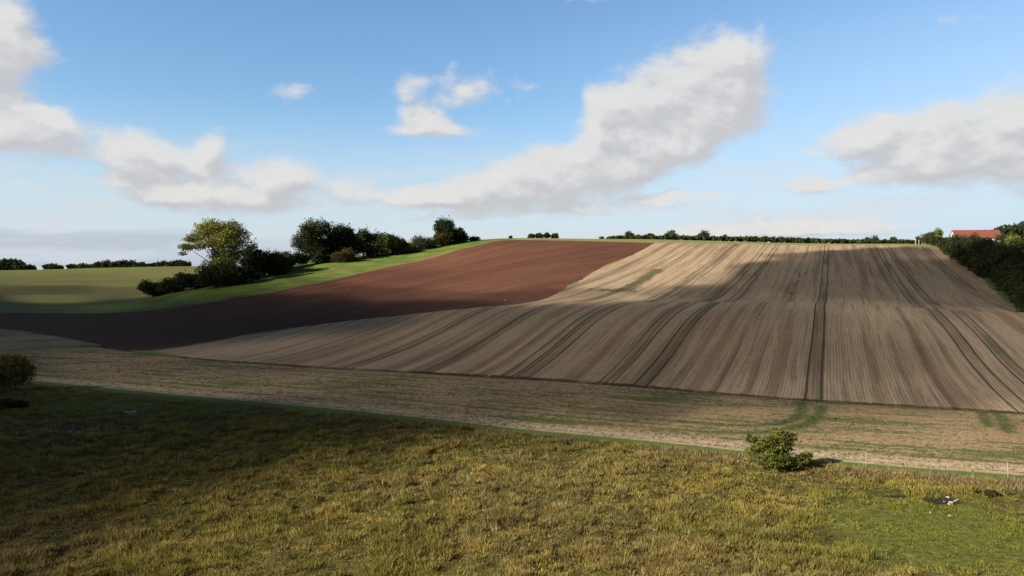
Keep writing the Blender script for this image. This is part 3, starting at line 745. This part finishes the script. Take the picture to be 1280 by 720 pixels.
def trunk_mesh(h, r0, blobs, seed, fork=0.3):
    rd = random.Random(seed); V = []; F = []
    x = rd.uniform(-.03, .03) * h
    tube(V, F, [(0, 0, -.3), (x * .4, 0, h * .18), (x, x * .5, h * .45), (x * .6, 0, h * .72)], [r0 * 1.25, r0 * .85, r0 * .55, r0 * .2])
    for bl in blobs:
        z0 = h * fork * rd.uniform(.6, 1.5); z0 = min(z0, bl[2]); m_ = Vector((bl[0] * .45, bl[1] * .45, (z0 + bl[2]) * .5))
        tip = Vector(bl[:3]) + Vector((bl[0], bl[1], abs(bl[2]) * .3)).normalized() * min(bl[3:]) * .5
        tube(V, F, [(x * .4, 0, z0 * .8), m_, Vector(bl[:3]), tip], [r0 * .45, r0 * .32, r0 * .18, r0 * .06], 5)
    return make_mesh('trunk', [tuple(v) for v in V], F, M_BARK, True, n=4)
def auto_blobs(w, h, base, n, seed, flat=1.0):
    rd = random.Random(seed); out = [(0, 0, (h + base) / 2, w * .36, w * .36, (h - base) * .42)]
    for i in range(n):
        a = 2.399 * i + rd.uniform(-.4, .4); zf = rd.uniform(.0, .86); rr = w * .5 * (1 - abs(zf - .42) ** 1.6) * rd.uniform(.45, .72)
        s = w * rd.uniform(.16, .26)
        out.append((math.cos(a) * rr, math.sin(a) * rr, base + (h - base) * (.08 + zf * .80), s, s, s * rd.uniform(.7, .95)))
    return out
def tree(name, label, cat, x, y, w, h, base, cols, n, leaf, seed, blobs=None, nb=9, group=None, gap=.35, shell=.5, r0=None):
    bl = blobs or auto_blobs(w, h, base, nb, seed)
    e = link(name, None, loc=(x, y, meadow_z(x, y) if y < 1400 else hz(x, y)), label=label, category=cat)
    if group: e['group'] = group
    link('trunk', trunk_mesh(h, r0 or max(.05, h * .022), bl[1:8], seed, fork=max(base / h, .12)), e)
    link('crown', crown(bl, n, leaf, cols, seed, gap, shell), e)
    return e
def dup(root, loc, rot, sc, label=None):
    r = root.copy(); COL.objects.link(r); r.location = loc; r.rotation_euler = (0, 0, rot); r.scale = sc
    if label: r['label'] = label
    for c_ in list(root.children):
        c2 = c_.copy(); COL.objects.link(c2); c2.parent = r
    return r
DARK = [(0.022, 0.033, 0.013), (0.036, 0.050, 0.018), (0.060, 0.074, 0.026)]
MID = [(0.030, 0.045, 0.014), (0.055, 0.078, 0.022), (0.085, 0.105, 0.030)]
BROWN = [(0.06, 0.045, 0.018), (0.12, 0.085, 0.030), (0.10, 0.10, 0.03)]
YEL = [(0.15, 0.175, 0.04), (0.29, 0.30, 0.065), (0.38, 0.35, 0.09)]

def h_of(px, Y, py_top, py_base=None):
    x, y, z = at(px, Y); return (CAM_Z + Y * (HOR - py_top) / F_PX) - z
# hedgerow: (px centre, distance, top row, width px, colour, name, label, crown base fraction)
ROW = [
 (190, None, 371, 353, 30, DARK, 'shrub', 'small dark round shrub at the lower left end of the hedgerow', .02, 2200),
 (212, None, 367, 346, 30, MID, 'shrub', 'dull green shrub second from the lower left end of the hedgerow', .02, 2000),
 (238, None, 362, 341, 38, DARK, 'shrub', 'dark rounded shrub just left of the tall yellow-green tree', .02, 2400),
 (281, None, 357, 327, 56, DARK, 'shrub', 'broad very dark thicket below the crown of the tall yellow-green tree', .02, 5000),
 (315, None, 352, 299, 27, DARK, 'tree', 'dark pointed tree touching the right side of the tall yellow-green tree', .1, 3500),
 (338, None, 345, 316, 36, DARK, 'shrub', 'dark thicket filling the foot of the hedge below the dark pointed tree', .02, 2600),
 (356, None, 338, 318, 26, MID, 'shrub', 'dull green bush at the foot of the hedge left of the biggest dark tree', .02, 1600),
 (342, 300, 0, 312, 34, DARK, 'shrub', 'dark bush right of the pointed dark tree', .02, 2600),
 (353, 310, 0, 313, 26, BROWN, 'shrub', 'brownish autumn bush between two dark bushes left of the biggest dark tree', .02, 1500),
 (374, 318, 0, 316, 24, DARK, 'shrub', 'low dark bush at the left foot of the biggest dark tree', .02, 1500),
 (396, 326, 0, 270.5, 50, DARK, 'tree', 'biggest dark tree of the hedgerow with a broad domed crown', .12, 9000),
 (430, 334, 0, 278, 38, DARK, 'tree', 'tall dark tree close on the right of the biggest dark tree', .1, 6000),
 (428, 322, 0, 312, 30, BROWN, 'shrub', 'olive brown bush in front of the two tallest dark trees', .02, 1500),
 (455, 336, 0, 283, 30, MID, 'tree', 'mid green upright tree right of the two tallest dark trees', .08, 3500),
 (472, 340, 0, 288, 20, DARK, 'tree', 'narrow dark tree behind the mid green upright tree', .1, 1800),
 (484, 338, 0, 293.5, 40, MID, 'tree', 'bushy bright green tree with a rounded top in the middle of the hedgerow', .03, 4500),
 (503, 343, 0, 298, 24, MID, 'shrub', 'green bush on the right of the bushy bright green tree', .02, 1600),
 (512, 340, 0, 304, 22, BROWN, 'shrub', 'golden brown bush in the gap right of the bushy green trees', .02, 1300),
 (530, 350, 0, 297.5, 34, DARK, 'shrub', 'wide dark green bush left of the lone skyline tree', .02, 3000),
 (556, 358, 0, 270.5, 32, DARK, 'tree', 'lone dark tree rising above the skyline at the upper end of the hedgerow', .18, 5200),
 (574, 361, 0, 284, 22, DARK, 'tree', 'smaller dark tree leaning against the right of the lone skyline tree', .08, 2600),
 (552, 354, 0, 292, 20, BROWN, 'shrub', 'golden brown bush under the left side of the lone skyline tree', .02, 1200),
 (593, 364, 0, 297, 14, DARK, 'shrub', 'tiny dark shrub right of the smaller skyline tree', .02, 500),
 (638, 370, 0, 294.5, 5, DARK, 'sapling', 'tiny single sapling alone on the bare crest of the hill', .1, 160),
]
for i, (px, Y, pb, pt, wpx, cols, nm, lab, bf, n) in enumerate(ROW):
    if Y is None:
        x, y, z = ground_at(px, pb); h = (CAM_Z + y * (HOR - pt) / F_PX) - z
    else:
        x, y, z = at(px, Y); h = (CAM_Z + y * (HOR - pt) / F_PX) - z
    w = wpx / F_PX * y * (1.08 if nm == 'tree' else 1.18); bf = min(bf, .03)
    tree(nm, lab, 'shrub' if nm == 'shrub' else 'tree', x, y, w, h, h * bf, cols, int(n * 2.4), 0.62 if h > 5 else .5, 100 + i, gap=.22, shell=.35, nb=13)
# the tall yellow green tree with an open, one sided crown
x, y, z = ground_at(275, 356); y += 4; z = hz(x, y); sc_ = y / F_PX
def B_(px, py, r_, ry=None, dy=0): return ((px - 275) * sc_, dy, CAM_Z + y * (HOR - py) / F_PX - z, r_ * sc_, r_ * sc_ * .9, (ry or r_) * sc_)
ybl = [B_(268, 300, 20, 14), B_(252, 288, 15, 11), B_(238, 297, 12, 8, 2), B_(263, 284, 15, 10, -2), B_(287, 285, 14, 11), B_(295, 296, 10, 14, 3), B_(281, 303, 16, 11, -3),
       B_(232, 309, 11, 5, -2), B_(224, 317, 6, 3, 0), B_(250, 307, 12, 7, -2), B_(264, 318, 13, 9, 2), B_(285, 318, 15, 11, 0), B_(230, 300, 8, 4), B_(275, 330, 20, 12, 0), B_(257, 333, 12, 8, 0), B_(292, 312, 11, 13, 0), B_(270, 295, 20, 16, 2), B_(282, 292, 16, 14, -2)]
tree('tree', 'tall yellow-green tree with an open lopsided crown standing in the hedgerow', 'tree', x, y, 10, 20, 3, YEL, 30000, .50, 77, blobs=ybl, gap=.33, shell=.3)

# trees on the skyline
def skyline(px, Y, pt, wpx, cols, nm, lab, n, seed, group=None, leaf=.6):
    x, y, z = at(px, Y); h = max((CAM_Z + y * (HOR - pt) / F_PX) - z, 1.0)
    return tree(nm, lab, 'tree' if nm != 'shrub' else 'shrub', x, y, wpx / F_PX * y, h, h * .05, cols, n, leaf, seed, group=group, gap=.3)
for i, (px, Y, pt, w, cols, lab) in enumerate([
 (786, 392, 288.5, 13, MID, 'small round tree in the long hedge above the right end of the ploughed field'),
 (813, 394, 291.5, 11, MID, 'small round tree in the long hedge above the top corner of the pale stubble'),
 (837, 396, 287.5, 20, MID, 'widest pale round tree standing up out of the long hedge on the crest'),
 (878, 398, 289, 19, DARK, 'dark green round tree in the long hedge above the sunlit stubble'),
 (906, 400, 292.5, 9, BROWN, 'small brownish round tree right of the dark round one in the long hedge'),
 (1089, 402, 295, 20, DARK, 'dark round tree at the right end of the long hedge'),
 (1116, 402, 295.5, 12, MID, 'small green tree between the dark round tree and the right-hand wood'),
]): skyline(px, Y, pt, w, cols, 'tree', lab, 1600, 300 + i)
for i, (px, Y, pt, w) in enumerate([(664, 388, 292, 10), (674, 389, 290.5, 11), (683, 389, 290, 11), (693, 390, 291.5, 11)]):
    skyline(px, Y, pt, w, DARK, 'tree', 'dark tree in the little clump on the crest above the ploughed field', 1000, 330 + i, group='trees of the little clump on the crest')
SRC_H = CAM_Z + 389 * (HOR - 295) / F_PX - at(775, 389)[2]
src = [skyline(772 + 3 * k, 389, 295, 5.5, MID, 'hedge_tree', 'small sapling in the long even hedge running along the crest', 260, 350 + k, group='saplings of the long hedge on the crest', leaf=.5) for k in range(3)]
rd = random.Random(5); px = 752.0; k = 0
while px < 1150:
    Y = 388 + (px - 714) * .01 + rd.uniform(-1.5, 1.5); x, y, z = at(px, Y)
    tp_ = np.interp(px, [714, 770, 800, 840, 920, 1000, 1060, 1150], [296, 295.5, 294.3, 294.2, 295.5, 297.5, 299.5, 300.5]) - 1.1 + rd.uniform(-.9, .8)
    s_ = (CAM_Z + Y * (HOR - tp_) / F_PX - z) / SRC_H
    o = dup(src[k % 3], (x, y, z - .1), rd.uniform(0, 6.28), (1.35, 1.35, s_)); k += 1
    px += rd.uniform(2.6, 4.4) if px > 760 else rd.uniform(4, 9)
# copses on the far left skyline
fsrc = [skyline(60 + 6 * k, 735, 331, 15, DARK, 'tree', 'dark tree in the far copse at the left skyline', 900, 420 + k, leaf=1.3) for k in range(3)]
for k, (px, pt) in enumerate([(-40, 324), (-20, 323), (0, 324.5), (10, 325.5), (22, 327), (35, 330)]):
    x, y, z = at(px, 740); h = CAM_Z + 740 * (HOR - pt) / F_PX - z; f = fsrc[k % 3]; h0 = max(CAM_Z + 735 * (HOR - 331) / F_PX - at(60, 735)[2], 1)
    o = dup(f, (x, y, z), k * 1.3, (1.35, 1.35, h / h0), 'dark tree in the copse at the far left edge of the skyline'); o['group'] = 'trees of the copse at the left edge'
for k, px in enumerate([90, 103, 112]):
    x, y, z = at(px, 760); o = dup(fsrc[k % 3], (x, y, z), k * 2.1, (1.1, 1.1, 1.0), 'low dark tree in the short row of trees left of the long far copse'); o['group'] = 'low trees left of the long far copse'
for f, lb in zip(fsrc, range(3)): f['label'] = 'low dark tree in the short row of trees left of the long far copse'; f['group'] = 'low trees left of the long far copse'
for k, (px, pt) in enumerate([(124, 328), (133, 327), (143, 326.5), (153, 326.5), (163, 327), (174, 327.5), (183, 330)]):
    x, y, z = at(px, 745); h = CAM_Z + 745 * (HOR - pt) / F_PX - z
    o = dup(fsrc[k % 3], (x, y, z), k * 1.7, (1.0, 1.0, h / h0), 'dark tree in the long far copse midway along the left skyline'); o['group'] = 'trees of the long far copse'
for k, (px, pt) in enumerate([(194, 329), (202, 327.5), (214, 326), (224, 326), (233, 327.5)]):
    x, y, z = at(px, 750); h = CAM_Z + 750 * (HOR - pt) / F_PX - z
    o = dup(fsrc[k % 3], (x, y, z), k * 1.1, (.95, .95, h / h0), 'dark far tree just left of the tall yellow-green tree'); o['group'] = 'far trees beside the yellow-green tree'

# wood along the right hand side of the stubble
W_L = 'dark leafy tree in the middle of the dark wood at the right'
wsrc = []
for k in range(4):
    x, y, z = at(1190 + k * 14, 345 - k * 22)
    wsrc.append(tree('woodland_tree', W_L, 'tree', x + 8, y, 11 + k, 8.5 + k * .8, .6, DARK if k % 2 else [(0.03, 0.04, 0.014), (0.05, 0.062, 0.02), (0.08, 0.09, 0.028)], 5200, .5, 500 + k, nb=12, group='trees of the right-hand wood', gap=.3))
edge = [(1154, 372, 4.6), (1163, 366, 5.5), (1170, 352, 6), (1178, 338, 6.4), (1188, 322, 7), (1199, 304, 7.2), (1209, 288, 7.5), (1220, 270, 7.8), (1231, 252, 8), (1243, 234, 8.2), (1255, 217, 8.2), (1268, 202, 8.2), (1284, 188, 8.2), (1302, 175, 8.3), (1325, 162, 8.2), (1262, 192, 6), (1275, 178, 6), (1290, 165, 6)]
k = 0
for (px, Y, h) in edge:
    where = 'near the crest' if Y > 290 else 'halfway down the slope' if Y > 205 else 'at the low end'
    for row in range(4):
        x = (px - 640) / F_PX * Y + 4.0 + row * 8.0 + rd.uniform(-1.5, 1.5); y = Y + row * 3.0 + rd.uniform(-3, 3)
        if x / y * F_PX + 640 > 1400: continue
        hh = h * rd.uniform(.85, 1.1) * (1 + .04 * row); sx = hh / 9.2 * rd.uniform(.9, 1.15)
        rw = 'front row of the right-hand wood' if row == 0 else 'back rows of the right-hand wood'
        o = dup(wsrc[k % 4], (x, y, hz(x, y) - .2), rd.uniform(0, 6.28), (sx * .95, sx * .95, hh / (8.5 + (k % 4) * .8)), 'tree in the ' + rw + ', ' + where); k += 1
        o['group'] = 'trees in the ' + rw + ', ' + where
for i, (px, Y, pt, w, cols, nm, lab, n) in enumerate([
 (1155, 382, 291, 12, BROWN, 'shrub', 'reddish brown bush at the corner where the wood meets the crest', 1500),
 (1148, 388, 294, 10, DARK, 'shrub', 'small dark bush left of the reddish brown bush on the crest', 900),
 (1171, 384, 284.5, 16, [(0.10, 0.14, 0.02), (0.19, 0.23, 0.035), (0.24, 0.27, 0.05)], 'tree', 'bright yellow-green tree left of the red roofed house', 2600),
 (1162, 378, 289, 14, MID, 'tree', 'green tree between the reddish bush and the bright yellow-green tree', 1600),
 (1192, 390, 292, 20, BROWN, 'shrub', 'olive brown bush in front of the white gable', 1400),
 (1218, 388, 289.5, 20, MID, 'tree', 'mid green tree hiding the middle of the red roof', 2200),
 (1205, 386, 292.3, 15, MID, 'shrub', 'green bush below the left half of the red roof', 1300),
 (1248, 396, 291, 18, MID, 'tree', 'green tree at the right end of the red roof', 1800),
 (1264, 392, 290, 22, YEL, 'tree', 'yellowish tree right of the house below the wooded hill', 2200),
 (1285, 396, 290, 24, MID, 'tree', 'green tree at the right frame edge below the wooded hill', 2200),
 (1236, 378, 297, 20, MID, 'tree', 'green tree below the right end of the red roof', 1800),
 (1270, 372, 297, 26, MID, 'tree', 'wide green tree above the dark wood near the right frame edge', 2400),
]): skyline(px, Y, pt, w, cols, nm, lab, n, 600 + i, leaf=.5)
# wooded hill far right: one mass of canopy
r_ = np.random.default_rng(9); bl = []
for i in range(260):
    px_ = r_.uniform(1236, 1420); Y_ = r_.uniform(800, 960); x_, y_, z_ = at(px_, Y_); s_ = r_.uniform(6, 9)
    prof_ = np.interp(px_, [1236, 1255, 1280, 1420], [289.5, 282, 277, 266]); zt = CAM_Z + Y_ * (HOR - prof_) / F_PX
    bl.append((x_, y_, min(z_ + s_ * .8, zt - s_ * .8) if i % 3 else zt - s_ * .8, s_, s_, s_ * .8))
link('wooded_hill', crown(bl, 26000, 2.6, DARK + MID[:1], 44, gap=.2), kind='stuff', label='dark wooded hill rising far behind the house at the right edge', category='wood')

# ------------------------------------------------------------------ foreground bushes
def bush(name, label, px, pb, pt, wpx, cols, n, leaf, seed, blobs_px):
    x, y, z = ground_at(px, pb); s = y / F_PX; zb = float(meadow_z(x, y))
    bl = [((bx - px) * s, dy, CAM_Z + y * (HOR - by) / F_PX - zb, r1 * s, r1 * s, r2 * s) for bx, by, r1, r2, dy in blobs_px]
    e = link(name, None, loc=(x, y, zb), label=label, category='bush')
    V = []; F = []
    for b_ in bl:
        for q in range(2):
            o_ = random.Random(seed + q).uniform(-.3, .3)
            tube(V, F, [(o_ * .3, o_ * .2, -.1), (b_[0] * .4 + o_, b_[1] * .4, b_[2] * .45), (b_[0] + o_ * .5, b_[1] + o_ * .3, b_[2] + b_[5] * .6)], [.06, .04, .012], 5)
    link('stem', make_mesh('stem', [tuple(v) for v in V], F, M_BARK, True, n=4), e)
    link('crown', crown(bl, n, leaf, cols, seed, .46, .40), e); return e
BG = [(0.055, 0.075, 0.013), (0.135, 0.155, 0.025), (0.25, 0.24, 0.042)]
bush('bush', 'green leafy bush standing alone at the edge of the sunlit meadow', 973, 587, 538, 80, BG, 14000, .125, 21,
     [(970, 560, 18, 14, 0), (977, 546, 13, 8, .4), (958, 552, 13, 8, -.2), (950, 563, 10, 8, .3), (967, 573, 18, 11, -.5), (998, 574, 12, 7, -.3), (1008, 577, 8, 5, 0), (985, 566, 12, 9, .8), (942, 552, 8, 6, .5), (940, 566, 8, 6, .2), (1012, 572, 7, 5, .3), (992, 549, 7, 6, .3), (986, 556, 9, 8, .2), (990, 581, 16, 5, 0), (955, 580, 10, 6, .2)])
bush('bush', 'large dark brownish bush in shadow at the left edge of the meadow', 18, 490, 443, 70, [(0.08, 0.07, 0.02), (0.16, 0.135, 0.035), (0.21, 0.19, 0.045)], 6500, .26, 22,
     [(14, 466, 22, 18, 0), (28, 462, 14, 14, .5), (-4, 462, 20, 20, 0), (20, 452, 14, 9, 0), (4, 478, 18, 11, -.6), (32, 474, 10, 10, 0), (-22, 470, 18, 17, 0)])
for i, (px, py, s_, lab) in enumerate([(8, 512, 12, 'low dark weed clump in the shadowed meadow under the big left bush'), (26, 510, 8, 'smaller dark weed clump beside the low clump at the left'), (1238, 622, 7, 'dark upright weed clump right of the muddy puddle with stones'), (1219, 617, 5, 'small green rush clump next to the muddy puddle with stones')]):
    x, y, z = ground_at(px, py); s = y / F_PX * s_
    e = link('weed_clump', crown([(0, 0, s * .5, s, s, s * .6), (s * .6, 0, s * .4, s * .6, s * .6, s * .5)], 900, .2, [(0.03, 0.032, 0.012), (0.07, 0.07, 0.02)], 700 + i, .3, .2), loc=(x, y, float(meadow_z(x, y))), label=lab, category='weeds')

# ------------------------------------------------------------------ house
def box(x0, x1, y0, y1, z0, z1): return [(x0,y0,z0),(x1,y0,z0),(x1,y1,z0),(x0,y1,z0),(x0,y0,z1),(x1,y0,z1),(x1,y1,z1),(x0,y1,z1)], [(0,3,2,1),(4,5,6,7),(0,1,5,4),(1,2,6,5),(2,3,7,6),(3,0,4,7)]
def simple(name, rgb, rough=.8, nz=.15):
    m, g = new_mat(name); n = g.noise(g.pos(), 1.5, 4.0, .6)
    return finish(m, g, g.mix(n, tuple(c * (1 - nz) for c in rgb), tuple(min(c * (1 + nz), .9) for c in rgb)), rough, n, .2, .02)
M_WALL = simple('white_render', (0.74, 0.72, 0.67)); M_TILE = simple('red_roof_tile', (0.30, 0.095, 0.065), .8, .3); M_GLS = simple('window_glass', (0.03, 0.035, 0.04), .2); M_FRM = simple('white_frame', (.7, .7, .68))
hx, hy, _ = at(1218, 420); zr = CAM_Z + 420 * (HOR - 287.6) / F_PX; ze = zr - 4.0; zb = hz(hx, hy) - .5
house = link('house', None, loc=(hx, hy, 0), label='white gabled house with a long red tiled roof behind the trees', category='house')
house.rotation_euler = (0, 0, math.radians(-10))
Lh, Wd = 11.5, 4.6
V = [(-Lh,-Wd,zb),(Lh,-Wd,zb),(Lh,Wd,zb),(-Lh,Wd,zb),(-Lh,-Wd,ze),(Lh,-Wd,ze),(Lh,Wd,ze),(-Lh,Wd,ze),(-Lh,0,zr-.15),(Lh,0,zr-.15)]
me = bpy.data.meshes.new('wall'); me.from_pydata(V, [], [(0,1,5,4),(2,3,7,6),(1,2,6,9,5),(3,0,4,8,7)]); me.materials.append(M_WALL); link('wall', me, house)
me = bpy.data.meshes.new('roof'); o_ = .5; sl = 4.0 / Wd
V = []
for x_ in (-Lh - .35, Lh + .35):
    V += [(x_, -Wd - o_, ze - o_ * sl + .05), (x_, 0, zr + .05), (x_, Wd + o_, ze - o_ * sl + .05), (x_, -Wd - o_, ze - o_ * sl - .13), (x_, 0, zr - .13), (x_, Wd + o_, ze - o_ * sl - .13)]
me.from_pydata(V, [], [(0,6,7,1),(1,7,8,2),(3,4,10,9),(4,5,11,10),(0,3,9,6),(2,8,11,5),(0,1,4,3),(1,2,5,4),(6,9,10,7),(7,10,11,8)]); me.materials.append(M_TILE); rf = link('roof', me, house)
V, F = box(-.35, .35, -.35, .35, zr - .4, zr + .35)
for xw in (-8.5, -5, -1.5, 2.5, 6, 9):
    V, F = box(xw - .6, xw + .6, -Wd - .05, -Wd + .02, ze - 1.9, ze - .7); me = bpy.data.meshes.new('window'); me.from_pydata(V, [], F); me.materials.append(M_GLS); wn = link('window', me, house)
V, F = box(-Lh - .05, -Lh + .02, -.5, .5, ze + .6, ze + 1.7); me = bpy.data.meshes.new('window'); me.from_pydata(V, [], F); me.materials.append(M_GLS); link('window', me, house)

# ------------------------------------------------------------------ posts, stones, puddles
M_POST = simple('weathered_wood', (0.42, 0.38, 0.32)); M_STONE = simple('pale_stone', (0.42, 0.40, 0.37), .9, .3)
def post(px, py, hgt, r0, lab, Y=None):
    x, y, z = ground_at(px, py) if Y is None else at(px, Y); z = float(meadow_z(x, y)); V = []; F = []
    lean = random.Random(int(px)).uniform(-.03, .03)
    tube(V, F, [(0, 0, -.2), (lean, 0, hgt * .5), (lean * 2, .01, hgt), (lean * 2, .01, hgt + .03)], [r0, r0 * .95, r0 * .9, r0 * .3], 8)
    F.append(tuple(range(len(V) - 8, len(V) - 4)) ); 
    link('fence_post', make_mesh('fence_post', [tuple(v) for v in V], F, M_POST, n=4), loc=(x, y, z), label=lab, category='post')
post(1083, 582, 1.15, .028, 'thin pale fence post in the grass edge, nearest the bush')
post(1260, 599, 1.25, .028, 'thin pale fence post in the grass edge by the right frame edge')
post(1144, 303, 3.0, .22, 'pale wooden post on the crest, left one of a pair by the wood', 372)
post(1148, 303, 2.2, .20, 'shorter pale wooden post on the crest, right one of the pair', 372)
def stone(px, py, r, seed, lab, grp=None, mat=None):
    rr = np.random.default_rng(seed); import bmesh
    bm = bmesh.new(); bmesh.ops.create_icosphere(bm, subdivisions=2, radius=r)
    for v in bm.verts:
        n = 1 + .28 * math.sin(v.co.x / r * 2.7 + seed) * math.sin(v.co.y / r * 3.1 + seed * 2) + rr.uniform(-.09, .09); v.co = Vector((v.co.x * 1.3, v.co.y, v.co.z * .6)) * n
    me = bpy.data.meshes.new('stone'); bm.to_mesh(me); bm.free(); me.materials.append(mat or M_STONE)
    x, y, z = ground_at(px, py); o = link('stone', me, loc=(x, y, float(meadow_z(x, y)) + r * .3), label=lab, category='stone'); o.rotation_euler = (0, 0, seed)
    if grp: o['group'] = grp
for i, (px, py, r) in enumerate([(1180, 626, .07), (1185, 622, .10), (1189, 627, .12), (1194, 625, .09), (1186, 629, .09), (1197, 624, .07), (1191, 621, .06)]):
    stone(px, py, r, i + 1, 'pale stone in the little heap beside the muddy puddle on the right', 'stones heaped beside the right-hand puddle')
for i, (px, py, r) in enumerate([(157, 515, .22), (161, 516, .26), (166, 516, .30), (163, 519, .26), (170, 518, .15)]):
    stone(px, py, r, i + 31, 'white stone in the small heap in the dark shadowed meadow on the left', 'stones heaped in the shadowed meadow')
for i, (px, py, r) in enumerate([(88, 541, .12), (98, 542, .14), (107, 543, .13), (122, 534, .14), (140, 533, .1), (149, 527, .1), (132, 537, .1)]):
    stone(px, py, r, i + 41, 'small pale stone scattered in the dark wet ground on the left', 'stones scattered in the dark wet ground')
for i, (px, py, r) in enumerate([(1110, 610, .07), (1163, 641, .07), (1187, 645, .07)]):
    stone(px, py, r, i + 51, 'single tiny pale stone lying in the short green grass on the right', 'tiny stones in the short green grass')
for i, (px, py, r) in enumerate([(312, 382, .30), (299, 378, .2), (281, 376, .25), (308, 384, .2), (436, 361, .2), (330, 372, .2), (632, 376, .25), (268, 392, .2)]):
    stone(px, py, r, i + 61, 'pale stone lying on the dark ploughed soil', 'stones on the ploughed field')
m_, g_ = new_mat('puddle_water'); M_WATER = finish(m_, g_, (0.03, 0.024, 0.018), 0.6, g_.noise(g_.pos(), 4.0, 3.0, .5), .05, .02, spec=.5)
def puddle(name, px, py, rx, ry, seed, dz=.05):
    x, y, z = ground_at(px, py); V = [(0, 0, 0)]; n = 28
    for k in range(n):
        a = 2 * math.pi * k / n; q = 1 + .25 * math.sin(a * 2 + seed) + .16 * math.sin(a * 5 + seed * 2); V.append((math.cos(a) * rx * q, math.sin(a) * ry * q, 0))
    link(name, make_mesh(name, V, [(0, k + 1, (k + 1) % n + 1) for k in range(n)], M_WATER), loc=(x, y, float(meadow_z(x, y)) + dz), kind='structure')
puddle('puddle', 1177, 626, .5, .4, 1, .03); puddle('puddle', 158, 519, .8, .35, 2, .02); puddle('puddle', 108, 541, .9, .28, 3, .02)
